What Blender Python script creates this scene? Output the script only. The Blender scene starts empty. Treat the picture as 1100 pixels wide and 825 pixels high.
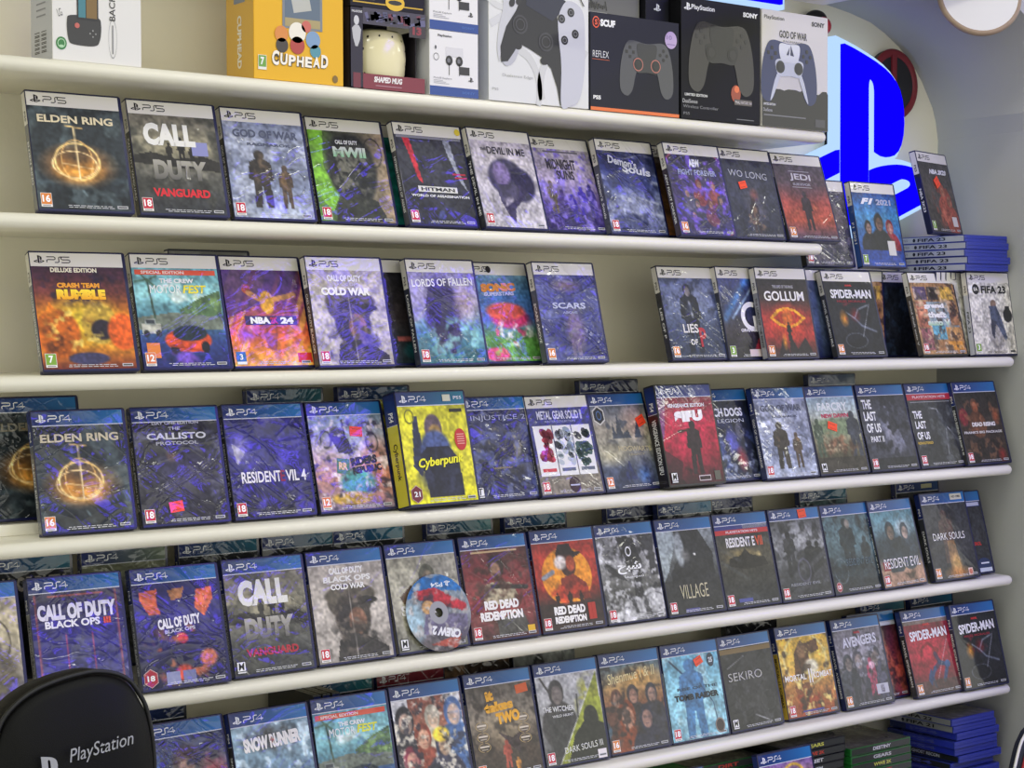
import bpy, bmesh, math, random
import numpy as np
from mathutils import Matrix, Vector
sc = bpy.context.scene
COL = sc.collection
R = math.radians

# ---------------------------------------------------------------- colour helpers
def hx(s):
    if isinstance(s, (tuple, list)): return np.array([s[0], s[1], s[2]], float) / 255
    if len(s) == 3: return np.array([int(c, 16) * 17 for c in s], float) / 255
    return np.array([int(s[i:i + 2], 16) for i in (0, 2, 4)], float) / 255
def lin(c):
    c = np.asarray(c, float)
    return np.where(c <= .04045, c / 12.92, ((c + .055) / 1.055) ** 2.4)

# ---------------------------------------------------------------- materials
def newmat(name):
    m = bpy.data.materials.new(name); m.use_nodes = True
    nt = m.node_tree; return m, nt, nt.nodes['Principled BSDF']
def plain(name, col, rough=.5, metal=0, coat=0, noise=0, nscale=30, bump=0, bscale=200, trans=0, ior=1.5):
    m, nt, b = newmat(name)
    c = list(lin(hx(col))) + [1]
    b.inputs['Base Color'].default_value = c
    b.inputs['Roughness'].default_value = rough; b.inputs['Metallic'].default_value = metal
    b.inputs['Coat Weight'].default_value = coat; b.inputs['Transmission Weight'].default_value = trans
    b.inputs['IOR'].default_value = ior
    N, L = nt.nodes, nt.links
    if noise or bump: tc = N.new('ShaderNodeTexCoord')
    if noise:
        n = N.new('ShaderNodeTexNoise'); n.inputs['Scale'].default_value = nscale; n.inputs['Detail'].default_value = 5
        L.new(tc.outputs['Object'], n.inputs['Vector'])
        r = N.new('ShaderNodeMapRange'); r.inputs['To Min'].default_value = 1 - noise; r.inputs['To Max'].default_value = 1 + noise
        r.inputs['From Min'].default_value = .25; r.inputs['From Max'].default_value = .75
        L.new(n.outputs['Fac'], r.inputs['Value'])
        mx = N.new('ShaderNodeVectorMath'); mx.operation = 'SCALE'; mx.inputs[0].default_value = c[:3]
        L.new(r.outputs['Result'], mx.inputs['Scale']); L.new(mx.outputs['Vector'], b.inputs['Base Color'])
    if bump:
        n = N.new('ShaderNodeTexNoise'); n.inputs['Scale'].default_value = bscale; n.inputs['Detail'].default_value = 3
        L.new(tc.outputs['Object'], n.inputs['Vector'])
        bp = N.new('ShaderNodeBump'); bp.inputs['Strength'].default_value = bump; bp.inputs['Distance'].default_value = .002
        L.new(n.outputs['Fac'], bp.inputs['Height']); L.new(bp.outputs['Normal'], b.inputs['Normal'])
    return m
def emit(name, col, s):
    m, nt, b = newmat(name)
    b.inputs['Base Color'].default_value = (*lin(hx(col)) * .02, 1)
    b.inputs['Emission Color'].default_value = (*lin(hx(col)), 1); b.inputs['Emission Strength'].default_value = s
    b.inputs['Specular IOR Level'].default_value = 0; b.inputs['Roughness'].default_value = 1
    return m
def print_mat():
    """printed sheet under glossy film; the film of a sealed case is creased (object property 'wrap')"""
    m, nt, b = newmat('printed_sheet'); N, L = nt.nodes, nt.links
    a = N.new('ShaderNodeVertexColor'); a.layer_name = 'Col'
    L.new(a.outputs['Color'], b.inputs['Base Color'])
    b.inputs['Roughness'].default_value = .45; b.inputs['Specular IOR Level'].default_value = .12
    b.inputs['Coat Weight'].default_value = 1; b.inputs['Coat Roughness'].default_value = .06; b.inputs['Coat IOR'].default_value = COAT_IOR
    w = N.new('ShaderNodeAttribute'); w.attribute_type = 'OBJECT'; w.attribute_name = 'wrap'
    g = N.new('ShaderNodeNewGeometry')
    def crease(rot, scale, nsc, dist, power, off):
        mp = N.new('ShaderNodeMapping'); mp.vector_type = 'TEXTURE'; mp.inputs['Rotation'].default_value = rot; mp.inputs['Scale'].default_value = scale
        mp.inputs['Location'].default_value = (off, off * .7, off * .3)
        L.new(g.outputs['Position'], mp.inputs['Vector'])
        n = N.new('ShaderNodeTexNoise'); n.inputs['Scale'].default_value = nsc; n.inputs['Detail'].default_value = 2.5; n.inputs['Distortion'].default_value = dist
        L.new(mp.outputs['Vector'], n.inputs['Vector'])
        s = N.new('ShaderNodeMath'); s.operation = 'SUBTRACT'; s.inputs[1].default_value = .5; L.new(n.outputs['Fac'], s.inputs[0])
        ab = N.new('ShaderNodeMath'); ab.operation = 'ABSOLUTE'; L.new(s.outputs[0], ab.inputs[0])
        q = N.new('ShaderNodeMath'); q.operation = 'MULTIPLY'; q.inputs[1].default_value = -power; L.new(ab.outputs[0], q.inputs[0])
        e = N.new('ShaderNodeMath'); e.operation = 'EXPONENT'; L.new(q.outputs[0], e.inputs[0])
        return e
    e1 = crease((0, R(42), 0), (1.6, 1, .42), 9, 1.4, 24, 3)
    e2 = crease((0, R(-24), 0), (1.5, 1, .5), 12, 1.0, 26, 8)
    ad = N.new('ShaderNodeMath'); ad.operation = 'ADD'; L.new(e1.outputs[0], ad.inputs[0]); L.new(e2.outputs[0], ad.inputs[1])
    a3 = N.new('ShaderNodeMath'); a3.operation = 'MULTIPLY'; a3.inputs[1].default_value = .55; L.new(ad.outputs[0], a3.inputs[0]); ad = a3
    lo = N.new('ShaderNodeTexNoise'); lo.inputs['Scale'].default_value = 11; lo.inputs['Detail'].default_value = 1
    L.new(g.outputs['Position'], lo.inputs['Vector'])
    lo2 = N.new('ShaderNodeMath'); lo2.operation = 'MULTIPLY_ADD'; lo2.inputs[1].default_value = 4.5; L.new(lo.outputs['Fac'], lo2.inputs[0]); L.new(ad.outputs[0], lo2.inputs[2])
    mv = N.new('ShaderNodeMapping'); mv.vector_type = 'TEXTURE'; mv.inputs['Rotation'].default_value = (0, R(38), R(15)); mv.inputs['Scale'].default_value = (1, 1, .5); L.new(g.outputs['Position'], mv.inputs['Vector'])
    vo = N.new('ShaderNodeTexVoronoi'); vo.inputs['Scale'].default_value = 15; L.new(mv.outputs['Vector'], vo.inputs['Vector'])
    v2 = N.new('ShaderNodeMath'); v2.operation = 'MULTIPLY_ADD'; v2.inputs[1].default_value = 3.2; L.new(vo.outputs['Distance'], v2.inputs[0]); L.new(lo2.outputs[0], v2.inputs[2]); lo2 = v2
    st = N.new('ShaderNodeMath'); st.operation = 'MULTIPLY'; st.inputs[1].default_value = WRAP_K; L.new(w.outputs['Fac'], st.inputs[0])
    bp = N.new('ShaderNodeBump'); bp.inputs['Distance'].default_value = .004
    L.new(lo2.outputs[0], bp.inputs['Height']); L.new(st.outputs[0], bp.inputs['Strength'])
    L.new(bp.outputs['Normal'], b.inputs['Coat Normal'])
    return m
COAT_IOR = 1.5; WRAP_K = .6
M = {}
M['print'] = print_mat()
M['blue'] = plain('blue_case_plastic', '0d1240', .32, coat=.15)
M['vivid'] = plain('vivid_blue_case_plastic', '2a3896', .3, coat=.2)
M['clear'] = plain('smoky_case_plastic', '3a3c48', .25, coat=.5)
M['black'] = plain('black_case_plastic', '15171c', .3, coat=.4)
M['green'] = plain('green_case_plastic', '1f6a2c', .3, coat=.4)
M['shelf'] = plain('cream_laminate', 'ece8da', .38, coat=.25, noise=.015, nscale=6)
M['wall'] = plain('painted_plaster', 'f0ead4', .8, noise=.03, nscale=3, bump=.15, bscale=90)
M['side'] = plain('grey_painted_plaster', 'b4b5b4', .8, noise=.03, nscale=3, bump=.15, bscale=90)
M['floor'] = plain('grey_floor_tile', '8a8880', .4, noise=.06, nscale=2)
M['carton'] = plain('matt_card', 'd8d8d6', .55)
M['sign_blue'] = emit('lit_blue_acrylic', '0b00ff', 1.15)
M['sign_pale'] = emit('lit_pale_blue_acrylic', 'b4d6ff', 1.0)
M['leather'] = plain('black_leatherette', '040405', .5, bump=.2, bscale=900); M['leather'].node_tree.nodes['Principled BSDF'].inputs['Specular IOR Level'].default_value = .18
M['piping'] = plain('black_piping', '08090b', .5)
M['silver'] = plain('silver_thread', 'a4a6aa', .5)
M['navy'] = plain('navy_leatherette', '10182c', .6, bump=.3, bscale=900)
M['red'] = plain('red_piping', 'a02830', .6)
M['white'] = plain('white_gloss', 'e2e0dc', .35)
M['wood'] = plain('pale_wood_rim', 'a08a72', .5, noise=.1, nscale=40)
M['dred'] = plain('dull_red_paint', '7c1f26', .5)
M['dark'] = plain('dark_paint', '1c1b1d', .5)
M['bred'] = plain('red_gloss', 'c0283a', .3)
M['cream'] = plain('cream_glazed_ceramic', 'e6dcae', .2, coat=.5)
M['metal'] = plain('grey_metal', '77787c', .35, metal=1)

# ---------------------------------------------------------------- tagging
def tag(o, label=None, cat=None, group=None, kind=None):
    if label: o['label'] = label
    if cat: o['category'] = cat
    if group: o['group'] = group
    if kind: o['kind'] = kind
    return o
def empty(name, loc=(0, 0, 0), rot=(0, 0, 0)):
    o = bpy.data.objects.new(name, None); COL.objects.link(o)
    o.location = loc; o.rotation_euler = rot; o.empty_display_size = .02
    return o

# ---------------------------------------------------------------- text outlines
_tc = {}
def glyphs(s, bold=0., shear=0.):
    k = (s, bold, shear)
    if k in _tc: return _tc[k]
    cu = bpy.data.curves.new('t', 'FONT'); cu.body = s; cu.offset = bold; cu.shear = shear; cu.resolution_u = 3
    ob = bpy.data.objects.new('t', cu)
    me = bpy.data.meshes.new_from_object(ob)
    n = len(me.vertices); v = np.zeros(n * 3); me.vertices.foreach_get('co', v); v = v.reshape(-1, 3)[:, :2]
    f = [tuple(p.vertices) for p in me.polygons]
    bpy.data.objects.remove(ob); bpy.data.curves.remove(cu); bpy.data.meshes.remove(me)
    if n:
        v = v - v.min(0); d = v.max(0); v = v / np.where(d == 0, 1, d)
    else: d = np.ones(2)
    _tc[k] = (v, f, d); return _tc[k]

# ---------------------------------------------------------------- logo outlines (path parser)
def svg(d, n=7):
    import re
    t = re.findall(r'[MmLlHhVvCcSsZz]|-?\d*\.?\d+', d)
    i = 0; cur = np.zeros(2); out = []; pts = []; cmd = None; last = None
    def nx(k):
        nonlocal i
        r = [float(a) for a in t[i:i + k]]; i += k; return r
    while i < len(t):
        if t[i].isalpha(): cmd = t[i]; i += 1
        rel = cmd.islower(); c = cmd.lower(); b = cur if rel else np.zeros(2)
        if c == 'z':
            if len(pts) > 2: out.append(np.array(pts))
            cur = pts[0].copy() if pts else cur; pts = []; last = None; continue
        if c == 'm':
            if len(pts) > 2: out.append(np.array(pts))
            cur = b + nx(2); pts = [cur.copy()]; cmd = 'l' if rel else 'L'; last = None; continue
        if not pts: pts = [cur.copy()]
        if c == 'l': cur = b + nx(2); pts.append(cur.copy()); last = None
        elif c == 'h': x = nx(1)[0]; cur = np.array([(cur[0] if rel else 0) + x, cur[1]]); pts.append(cur.copy()); last = None
        elif c == 'v': y = nx(1)[0]; cur = np.array([cur[0], (cur[1] if rel else 0) + y]); pts.append(cur.copy()); last = None
        else:
            if c == 'c': a = nx(6); p1 = b + a[:2]; p2 = b + a[2:4]; p3 = b + a[4:]
            else: a = nx(4); p1 = 2 * cur - last if last is not None else cur.copy(); p2 = b + a[:2]; p3 = b + a[2:]
            p0 = cur.copy()
            for k in range(1, n + 1):
                u = k / n; pts.append((1 - u) ** 3 * p0 + 3 * (1 - u) ** 2 * u * p1 + 3 * (1 - u) * u * u * p2 + u ** 3 * p3)
            cur = p3; last = p2
    if len(pts) > 2: out.append(np.array(pts))
    return out
_P = "M8.984 2.596v17.547l3.915 1.261V6.688c0-.69.304-1.151.794-.991.636.18.76.814.76 1.505v5.875c2.441 1.193 4.362-.002 4.362-3.152 0-3.237-1.126-4.675-4.438-5.827-1.307-.448-3.728-1.186-5.391-1.502z"
_S1 = "M13.64 18.841l6.296-2.275c.715-.258.826-.625.246-.818-.586-.192-1.637-.139-2.357.123l-4.185 1.5V14.98l.24-.085s1.201-.42 2.913-.615c1.696-.18 3.785.03 5.437.661 1.848.601 2.04 1.472 1.576 2.072-.465.6-1.622 1.036-1.622 1.036l-8.544 3.107z"
_S2 = "M1.807 18.6c-1.9-.545-2.214-1.668-1.352-2.32.801-.586 2.16-1.052 2.16-1.052l5.615-2.013v2.313L4.205 17c-.705.271-.825.632-.239.826.586.195 1.637.15 2.343-.12L8.247 17v2.074c-.12.03-.256.044-.39.073-1.939.331-3.996.196-6.05-.547z"
LOGO = svg(_P) + svg(_S1) + svg(_S2)
# stroke alphabet of the console generation wordmarks
STROKES = {
 'P': [[(0, 1), (.85, 1), (1, .88), (1, .62), (.85, .5), (.15, .5), (0, .38), (0, 0)]],
 'S': [[(1, 1), (.65, 1), (.5, .88), (.5, .12), (.35, 0), (0, 0)]],
 '5': [[(1, 1), (.15, 1), (0, .88), (0, .62), (.15, .5), (.85, .5), (1, .38), (1, .12), (.85, 0), (0, 0)]],
 '4': [[(1.05, .3), (0, .3), (.8, 1), (.8, 0)]],
}

# ---------------------------------------------------------------- mesh builder with printed colours
SPLIT = {'age_rating_badge', 'promo_strip', 'award_laurels', 'box_lettering', 'slipcase_marks', 'band_sticker', 'picture_panels', 'corner_emblems', 'publisher_badges', 'disc_lettering', 'clear_window', 'front_print', 'orange_crest', 'bottom_strip', 'side_figure_print', 'round_emblem', 'earbud_picture', 'side_lettering'}
class MB:
    def __init__(s): s.v = []; s.f = []; s.c = []; s.n = 0
    def add(s, v, f, col):
        v = np.asarray(v, float); col = np.asarray(col, float)
        if col.ndim == 1: col = np.tile(col, (len(v), 1))
        s.v.append(v); s.c.append(col); s.f += [tuple(i + s.n for i in p) for p in f]; s.n += len(v)
    def poly2(s, pts, y, col):             # pts (x,z), facing -y, ear-clipped
        pts = [(float(a), float(b)) for a, b in pts]
        if len(pts) > 4:
            tri = bpy_tess(pts)
        else: tri = [tuple(range(len(pts)))]
        s.add([(a, y, b) for a, b in pts], tri, lin(hx(col)))
    def rect(s, x0, z0, x1, z1, y, col, rot=0):
        cx, cz = (x0 + x1) / 2, (z0 + z1) / 2; c, n = math.cos(R(rot)), math.sin(R(rot))
        P = [(x0, z0), (x1, z0), (x1, z1), (x0, z1)]
        s.add([(cx + (a - cx) * c - (b - cz) * n, y, cz + (a - cx) * n + (b - cz) * c) for a, b in P], [(0, 1, 2, 3)], lin(hx(col)))
    def ell(s, cx, cz, rx, rz, y, col, n=24, rot=0):
        c, q = math.cos(R(rot)), math.sin(R(rot))
        P = [(rx * math.cos(2 * math.pi * i / n), rz * math.sin(2 * math.pi * i / n)) for i in range(n)]
        s.add([(cx + a * c - b * q, y, cz + a * q + b * c) for a, b in P], [tuple(range(n))], lin(hx(col)))
    def ring(s, cx, cz, rx, rz, w, y, col, n=28, a0=0, a1=360):
        V = []; F = []
        for i in range(n + 1):
            t = R(a0 + (a1 - a0) * i / n)
            for k in (1, 1 - w): V.append((cx + rx * k * math.cos(t), y, cz + rz * k * math.sin(t)))
        for i in range(n): F.append((2 * i, 2 * i + 1, 2 * i + 3, 2 * i + 2))
        s.add(V, F, lin(hx(col)))
    def text(s, t, cx, cz, w, h, y, col, rot=0, bold=.0, shear=0, col2=None):
        v, f, d = glyphs(t, bold, shear)
        if not len(v): return
        if w is None: w = h * d[0] / d[1]
        if h is None: h = w * d[1] / d[0]
        a = (v[:, 0] - .5) * w; b = (v[:, 1] - .5) * h; c, n = math.cos(R(rot)), math.sin(R(rot))
        C = lin(hx(col))
        if col2: C = np.array([lin(hx(col)) * q + lin(hx(col2)) * (1 - q) for q in v[:, 1]])
        s.add(np.stack([cx + a * c - b * n, np.full(len(a), y), cz + a * n + b * c], 1), f, C)
    def stroke(s, pts, w, y, col):
        P = [np.array(p, float) for p in pts]; V = []; F = []
        for i, p in enumerate(P):
            d = (P[min(i + 1, len(P) - 1)] - P[max(i - 1, 0)]); d = d / (np.linalg.norm(d) + 1e-9); n = np.array([-d[1], d[0]]) * w / 2
            V += [(*(p + n)[:1], y, (p + n)[1]), (*(p - n)[:1], y, (p - n)[1])]
        for i in range(len(P) - 1): F.append((2 * i, 2 * i + 1, 2 * i + 3, 2 * i + 2))
        s.add(V, F, lin(hx(col)))
    def logo(s, x, z, h, y, col, rot=0):   # lower-left corner, height
        k = h / 18.9; c, n = math.cos(R(rot)), math.sin(R(rot))
        for p in LOGO:
            q = np.stack([(p[:, 0]) * k, (21.45 - p[:, 1]) * k], 1)
            q = np.stack([x + q[:, 0] * c - q[:, 1] * n, z + q[:, 0] * n + q[:, 1] * c], 1)
            s.poly2(q, y, col)
    def wordmark(s, t, x, z, h, y, col, rot=0):
        c, n = math.cos(R(rot)), math.sin(R(rot)); ox = 0
        for ch in t:
            wd = h * 1.48
            for st in STROKES[ch]:
                P = [((ox + a * wd), b * h) for a, b in st]
                s.stroke([(x + a * c - b * n, z + a * n + b * c) for a, b in P], h * .17, y, col)
            ox += wd * (.78 if ch == 'S' else 1.22) if ch != 'P' else wd * .92
    def build(s, name, parent=None, mat=None, wrap=0., smooth=False, loc=None):
        if name in SPLIT and len(s.v) > 1:      # pieces printed apart from each other become parts of their own
            bb = [(v.min(0) - .0016, v.max(0) + .0016) for v in s.v]; n = len(bb); g = list(range(n))
            def fd(i):
                while g[i] != i: i = g[i]
                return i
            for i in range(n):
                for j in range(i):
                    if (bb[i][0][[0, 2]] <= bb[j][1][[0, 2]]).all() and (bb[j][0][[0, 2]] <= bb[i][1][[0, 2]]).all(): g[fd(i)] = fd(j)
            ks = sorted({fd(i) for i in range(n)})
            if len(ks) > 1:
                st = []; o = 0; fi = 0
                for v in s.v: st.append(o); o += len(v)
                for k in ks:
                    m2 = MB()
                    for i in range(n):
                        if fd(i) == k:
                            a, b = st[i], st[i] + len(s.v[i]); m2.add(s.v[i], [tuple(q - a for q in f) for f in s.f if a <= f[0] < b], s.c[i])
                    r_ = m2.build(name, parent, mat, wrap, smooth, loc)
                return r_
        me = bpy.data.meshes.new(name)
        if s.n:
            V = np.concatenate(s.v); C = np.concatenate(s.c)
            me.vertices.add(len(V)); me.vertices.foreach_set('co', V.astype('f').ravel())
            lt = np.array([len(p) for p in s.f], dtype=np.int32); li = np.fromiter((i for p in s.f for i in p), dtype=np.int32)
            me.loops.add(len(li)); me.loops.foreach_set('vertex_index', li)
            me.polygons.add(len(lt)); me.polygons.foreach_set('loop_start', np.concatenate([[0], np.cumsum(lt)[:-1]]).astype(np.int32))
            me.update(calc_edges=True); me.validate()
            at = me.color_attributes.new('Col', 'FLOAT_COLOR', 'POINT')
            at.data.foreach_set('color', np.concatenate([C, np.ones((len(C), 1))], 1).astype('f').ravel())
        me.materials.append(mat or M['print'])
        if smooth: me.polygons.foreach_set('use_smooth', [True] * len(me.polygons))
        o = bpy.data.objects.new(name, me); COL.objects.link(o)
        if parent is not None: o.parent = parent
        o['wrap'] = float(wrap) ** 1.6
        if loc: o.location = loc
        return o
def bpy_tess(pts):
    from mathutils.geometry import tessellate_polygon
    return [tuple(t) for t in tessellate_polygon([[Vector((a, b, 0)) for a, b in pts]])]

def bm_obj(name, bm, mat, parent=None, smooth=False, loc=None, rot=None):
    me = bpy.data.meshes.new(name); bm.to_mesh(me); bm.free(); me.materials.append(mat)
    if smooth: me.polygons.foreach_set('use_smooth', [True] * len(me.polygons))
    o = bpy.data.objects.new(name, me); COL.objects.link(o)
    if parent is not None: o.parent = parent
    if loc: o.location = loc
    if rot: o.rotation_euler = rot
    return o
def box_bm(x0, y0, z0, x1, y1, z1, bev=0, seg=2):
    bm = bmesh.new(); bmesh.ops.create_cube(bm, size=1)
    for v in bm.verts: v.co = Vector(((x0 + x1) / 2 + v.co.x * (x1 - x0), (y0 + y1) / 2 + v.co.y * (y1 - y0), (z0 + z1) / 2 + v.co.z * (z1 - z0)))
    if bev: bmesh.ops.bevel(bm, geom=bm.edges[:], offset=bev, segments=seg, affect='EDGES', profile=.5)
    return bm
def prism_bm(pts, y0, y1, bev=0):
    """outline (x,z) extruded along y"""
    bm = bmesh.new(); a = [bm.verts.new((x, y0, z)) for x, z in pts]; b = [bm.verts.new((x, y1, z)) for x, z in pts]
    f0 = bm.faces.new(a); f1 = bm.faces.new(b[::-1]); n = len(pts)
    for i in range(n): bm.faces.new((a[i], b[i], b[(i + 1) % n], a[(i + 1) % n])[::-1])
    bmesh.ops.recalc_face_normals(bm, faces=bm.faces[:])
    if bev:
        ed = [e for e in bm.edges if abs(e.verts[0].co.y - e.verts[1].co.y) < 1e-6 and abs(e.verts[0].co.y - y0) < 1e-6]
        bmesh.ops.bevel(bm, geom=ed, offset=bev, segments=2, affect='EDGES', profile=.5)
    bmesh.ops.triangulate(bm, faces=[f for f in bm.faces if len(f.verts) > 4])
    return bm

# ---------------------------------------------------------------- cover painter (generic designs, colours per grid point)
class Art:
    def __init__(s, nx, ny, seed, asp):
        s.nx, s.ny = nx, ny; s.rs = np.random.RandomState(seed)
        s.U, s.V = np.meshgrid(np.linspace(0, 1, nx), np.linspace(0, 1, ny)); s.asp = asp
        s.I = np.zeros((ny, nx, 3)) + .3
    def mix(s, m, c):
        m = np.clip(m, 0, 1)[..., None]; s.I = s.I * (1 - m) + c * m
    def vn(s, fx, fy=None, u=None, v=None):
        fy = fy or fx * s.asp; u = s.U if u is None else u; v = s.V if v is None else v
        G = s.rs.rand(int(fy) * 2 + 8, int(fx) * 2 + 8)
        x = (u * fx) % (G.shape[1] - 1); y = (v * fy) % (G.shape[0] - 1); xi = x.astype(int); yi = y.astype(int); a = x - xi; b = y - yi
        a = a * a * (3 - 2 * a); b = b * b * (3 - 2 * b)
        return (G[yi, xi] * (1 - a) + G[yi, xi + 1] * a) * (1 - b) + (G[yi + 1, xi] * (1 - a) + G[yi + 1, xi + 1] * a) * b
    def fbm(s, f): return (s.vn(f) + .5 * s.vn(f * 2.1) + .25 * s.vn(f * 4.3)) / 1.75
    def seg(s, p, q):
        x, y = s.U, s.V * s.asp; ax, ay = p[0], p[1] * s.asp; bx, by = q[0], q[1] * s.asp
        dx, dy = bx - ax, by - ay; t = np.clip(((x - ax) * dx + (y - ay) * dy) / (dx * dx + dy * dy + 1e-9), 0, 1)
        return np.hypot(x - ax - t * dx, y - ay - t * dy)
    def inpoly(s, P):
        m = np.zeros(s.U.shape, bool); n = len(P)
        for i in range(n):
            (x1, y1), (x2, y2) = P[i], P[(i + 1) % n]
            if y1 == y2: continue
            c = ((y1 > s.V) != (y2 > s.V)) & (s.U < (x2 - x1) * (s.V - y1) / (y2 - y1) + x1); m ^= c
        return m.astype(float)
    def run(s, ops):
        for o in ops:
            k = o[0]; a = o[1:]
            if k == 'g':
                cs = [hx(c) for c in a]; t = s.V[..., None] * (len(cs) - 1); i = np.minimum(t.astype(int), len(cs) - 2); f = t - i
                cs = np.array(cs); s.I = cs[i[..., 0]] * (1 - f) + cs[i[..., 0] + 1] * f
            elif k == 'h':
                cs = np.array([hx(c) for c in a]); t = s.U[..., None] * (len(cs) - 1); i = np.minimum(t.astype(int), len(cs) - 2); f = t - i
                s.I = cs[i[..., 0]] * (1 - f) + cs[i[..., 0] + 1] * f
            elif k == 'e':
                cx, cy, rx, ry, c = a[:5]; so = a[5] if len(a) > 5 else .12; al = a[6] if len(a) > 6 else 1
                d = np.hypot((s.U - cx) / rx, (s.V - cy) / ry); s.mix(((1 - d) / so + .5 * (so < .5)) * 1 if so < .5 else np.clip(1 - d, 0, 1) ** .8 * al, hx(c)) if True else 0
            elif k == 'r':
                x0, y0, x1, y1, c = a[:5]; s.mix(((s.U >= x0) & (s.U <= x1) & (s.V >= y0) & (s.V <= y1)) * (a[5] if len(a) > 5 else 1.), hx(c))
            elif k == 'p': s.mix(s.inpoly(a[0]) * (a[2] if len(a) > 2 else 1), hx(a[1]))
            elif k == 'l':
                P, w, c = a[:3]; so = a[3] if len(a) > 3 else 0; d = np.min([s.seg(P[i], P[i + 1]) for i in range(len(P) - 1)], 0)
                s.mix(np.clip((w - d) / .01 + .5, 0, 1) if not so else np.exp(-(d / w) ** 2) * so, hx(c))
            elif k == 'o':
                cx, cy, rx, ry, w, c = a[:6]; so = a[6] if len(a) > 6 else 1
                d = np.abs(np.hypot((s.U - cx) / rx, (s.V - cy) / ry) - 1); s.mix(np.exp(-(d / w) ** 2) * so, hx(c))
            elif k == 'b':
                c, f, th = a[:3]; m = np.clip((s.fbm(f) - th) / .13, 0, 1) * .8
                if len(a) > 3:
                    cx, cy, rx, ry = a[3:7]; m = m * np.clip((1 - np.hypot((s.U - cx) / rx, (s.V - cy) / ry)) * 2.5, 0, 1)
                s.mix(m * (a[7] if len(a) > 7 else 1), hx(c))
            elif k == 'n': s.I = s.I * (1 + a[1] * 2 * (s.fbm(a[0]) - .5))[..., None]
            elif k == 's':
                an, f, c, al = a; u = s.U * math.cos(R(an)) + s.V * s.asp * math.sin(R(an)); v = -s.U * math.sin(R(an)) + s.V * s.asp * math.cos(R(an))
                m = s.vn(2, f, u + 2, v + 2); s.mix(np.clip((m - .62) / .12, 0, 1) * al, hx(c))
            elif k == 'm':     # plain standing figure: centre x, top, height, colour
                cx, t, h, c = a[:4]; k2 = a[4] if len(a) > 4 else 1; w = h * .36 * k2 * s.asp
                s.mix(np.clip((1 - np.hypot((s.U - cx) / (w * .21), (s.V - t - h * .075) / (h * .085))) / .2 + .5, 0, 1), hx(c))
                P = [(cx - w * .42, t + h * .2), (cx - w * .12, t + h * .13), (cx + w * .12, t + h * .13), (cx + w * .42, t + h * .2), (cx + w * .5, t + h * .5), (cx + w * .33, t + h * .52), (cx + w * .36, t + h), (cx + w * .1, t + h), (cx, t + h * .6), (cx - w * .12, t + h), (cx - w * .38, t + h), (cx - w * .33, t + h * .52), (cx - w * .52, t + h * .5)]
                s.mix(s.inpoly(P), hx(c))
            elif k == 'f':     # plain head and shoulders: centre x, top, height, body colour, face colour
                cx, t, h, c, fc = a[:5]; w = h * .6 * s.asp
                s.mix(np.clip((1 - np.hypot((s.U - cx) / (w * .85), (s.V - t - h * 1.02) / (h * .55))) / .1 + .5, 0, 1), hx(c))
                s.mix(np.clip((1 - np.hypot((s.U - cx) / (w * .36), (s.V - t - h * .28) / (h * .3))) / .1 + .5, 0, 1), hx(c))
                s.mix(np.clip((1 - np.hypot((s.U - cx - .01) / (w * .25), (s.V - t - h * .33) / (h * .21))) / .2 + .5, 0, 1) * .85, hx(fc))
                s.mix(np.exp(-((s.V - t - h * .29) / (h * .03)) ** 2) * (np.abs(s.U - cx - .01) < w * .17) * .35, hx(c)); s.mix(np.exp(-((s.V - t - h * .43) / (h * .015)) ** 2) * (np.abs(s.U - cx - .01) < w * .08) * .5, hx(c))
                s.mix(np.clip((s.U - cx - .01) / (w * .25), 0, 1) * np.clip((1 - np.hypot((s.U - cx - .01) / (w * .25), (s.V - t - h * .33) / (h * .21))) / .2 + .5, 0, 1) * .35, hx(c))
        f = s.fbm(9) - .5 + .8 * (s.vn(34) - .5); s.I = np.clip(s.I * (1 + .5 * f)[..., None], 0, 1)
        return s.I

CW, CH, CT = .135, .170, .0142          # case width, height, thickness
AX0, AX1, AZ0, AZ1 = .0008, .1300, .0035, .1478   # printed area below the band
HZ1 = .1672
NX, NY = 74, 82
def grid_add(mb, I, x0, x1, z0, z1, y, flip=False):
    ny, nx = I.shape[:2]
    X, Z = np.meshgrid(np.linspace(x0, x1, nx), np.linspace(z1, z0, ny))
    V = np.stack([X.ravel(), np.full(nx * ny, y), Z.ravel()], 1)
    a = (np.arange(ny - 1)[:, None] * nx + np.arange(nx - 1)[None]).ravel()
    F = np.stack([a, a + nx, a + nx + 1, a + 1], 1)
    mb.add(V, [tuple(q) for q in F.tolist()], lin(I.reshape(-1, 3)))

# case shell: rounded outline, two halves with a groove between
def shell_mesh(name, mat):
    def outline(ins):
        P = []; x0, x1, z0, z1 = ins, CW - ins, ins, CH - ins
        for cx, cz, r, a0 in ((x1, z0, .0035, -90), (x1, z1, .0035, 0), (x0, z1, .0012, 90), (x0, z0, .0012, 180)):
            for k in range(5):
                t = R(a0 + 90 * k / 4); P.append((cx + (-r if cx == x1 else r) + r * math.cos(t), cz + (-r if cz == z1 else r) + r * math.sin(t)))
        return P
    bm = bmesh.new(); rings = []
    for y, ins in ((0, .0009), (.0008, 0), (.0066, 0), (.0068, .0008), (.0074, .0008), (.0076, 0), (CT - .0008, 0), (CT, .0009)):
        rings.append([bm.verts.new((x, y, z)) for x, z in outline(ins)])
    n = len(rings[0])
    for a, b in zip(rings, rings[1:]):
        for i in range(n): bm.faces.new((a[i], a[(i + 1) % n], b[(i + 1) % n], b[i]))
    bm.faces.new(rings[0][::-1]); bm.faces.new(rings[-1])
    bmesh.ops.recalc_face_normals(bm, faces=bm.faces[:])
    me = bpy.data.meshes.new(name); bm.to_mesh(me); bm.free(); me.materials.append(mat); return me
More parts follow.
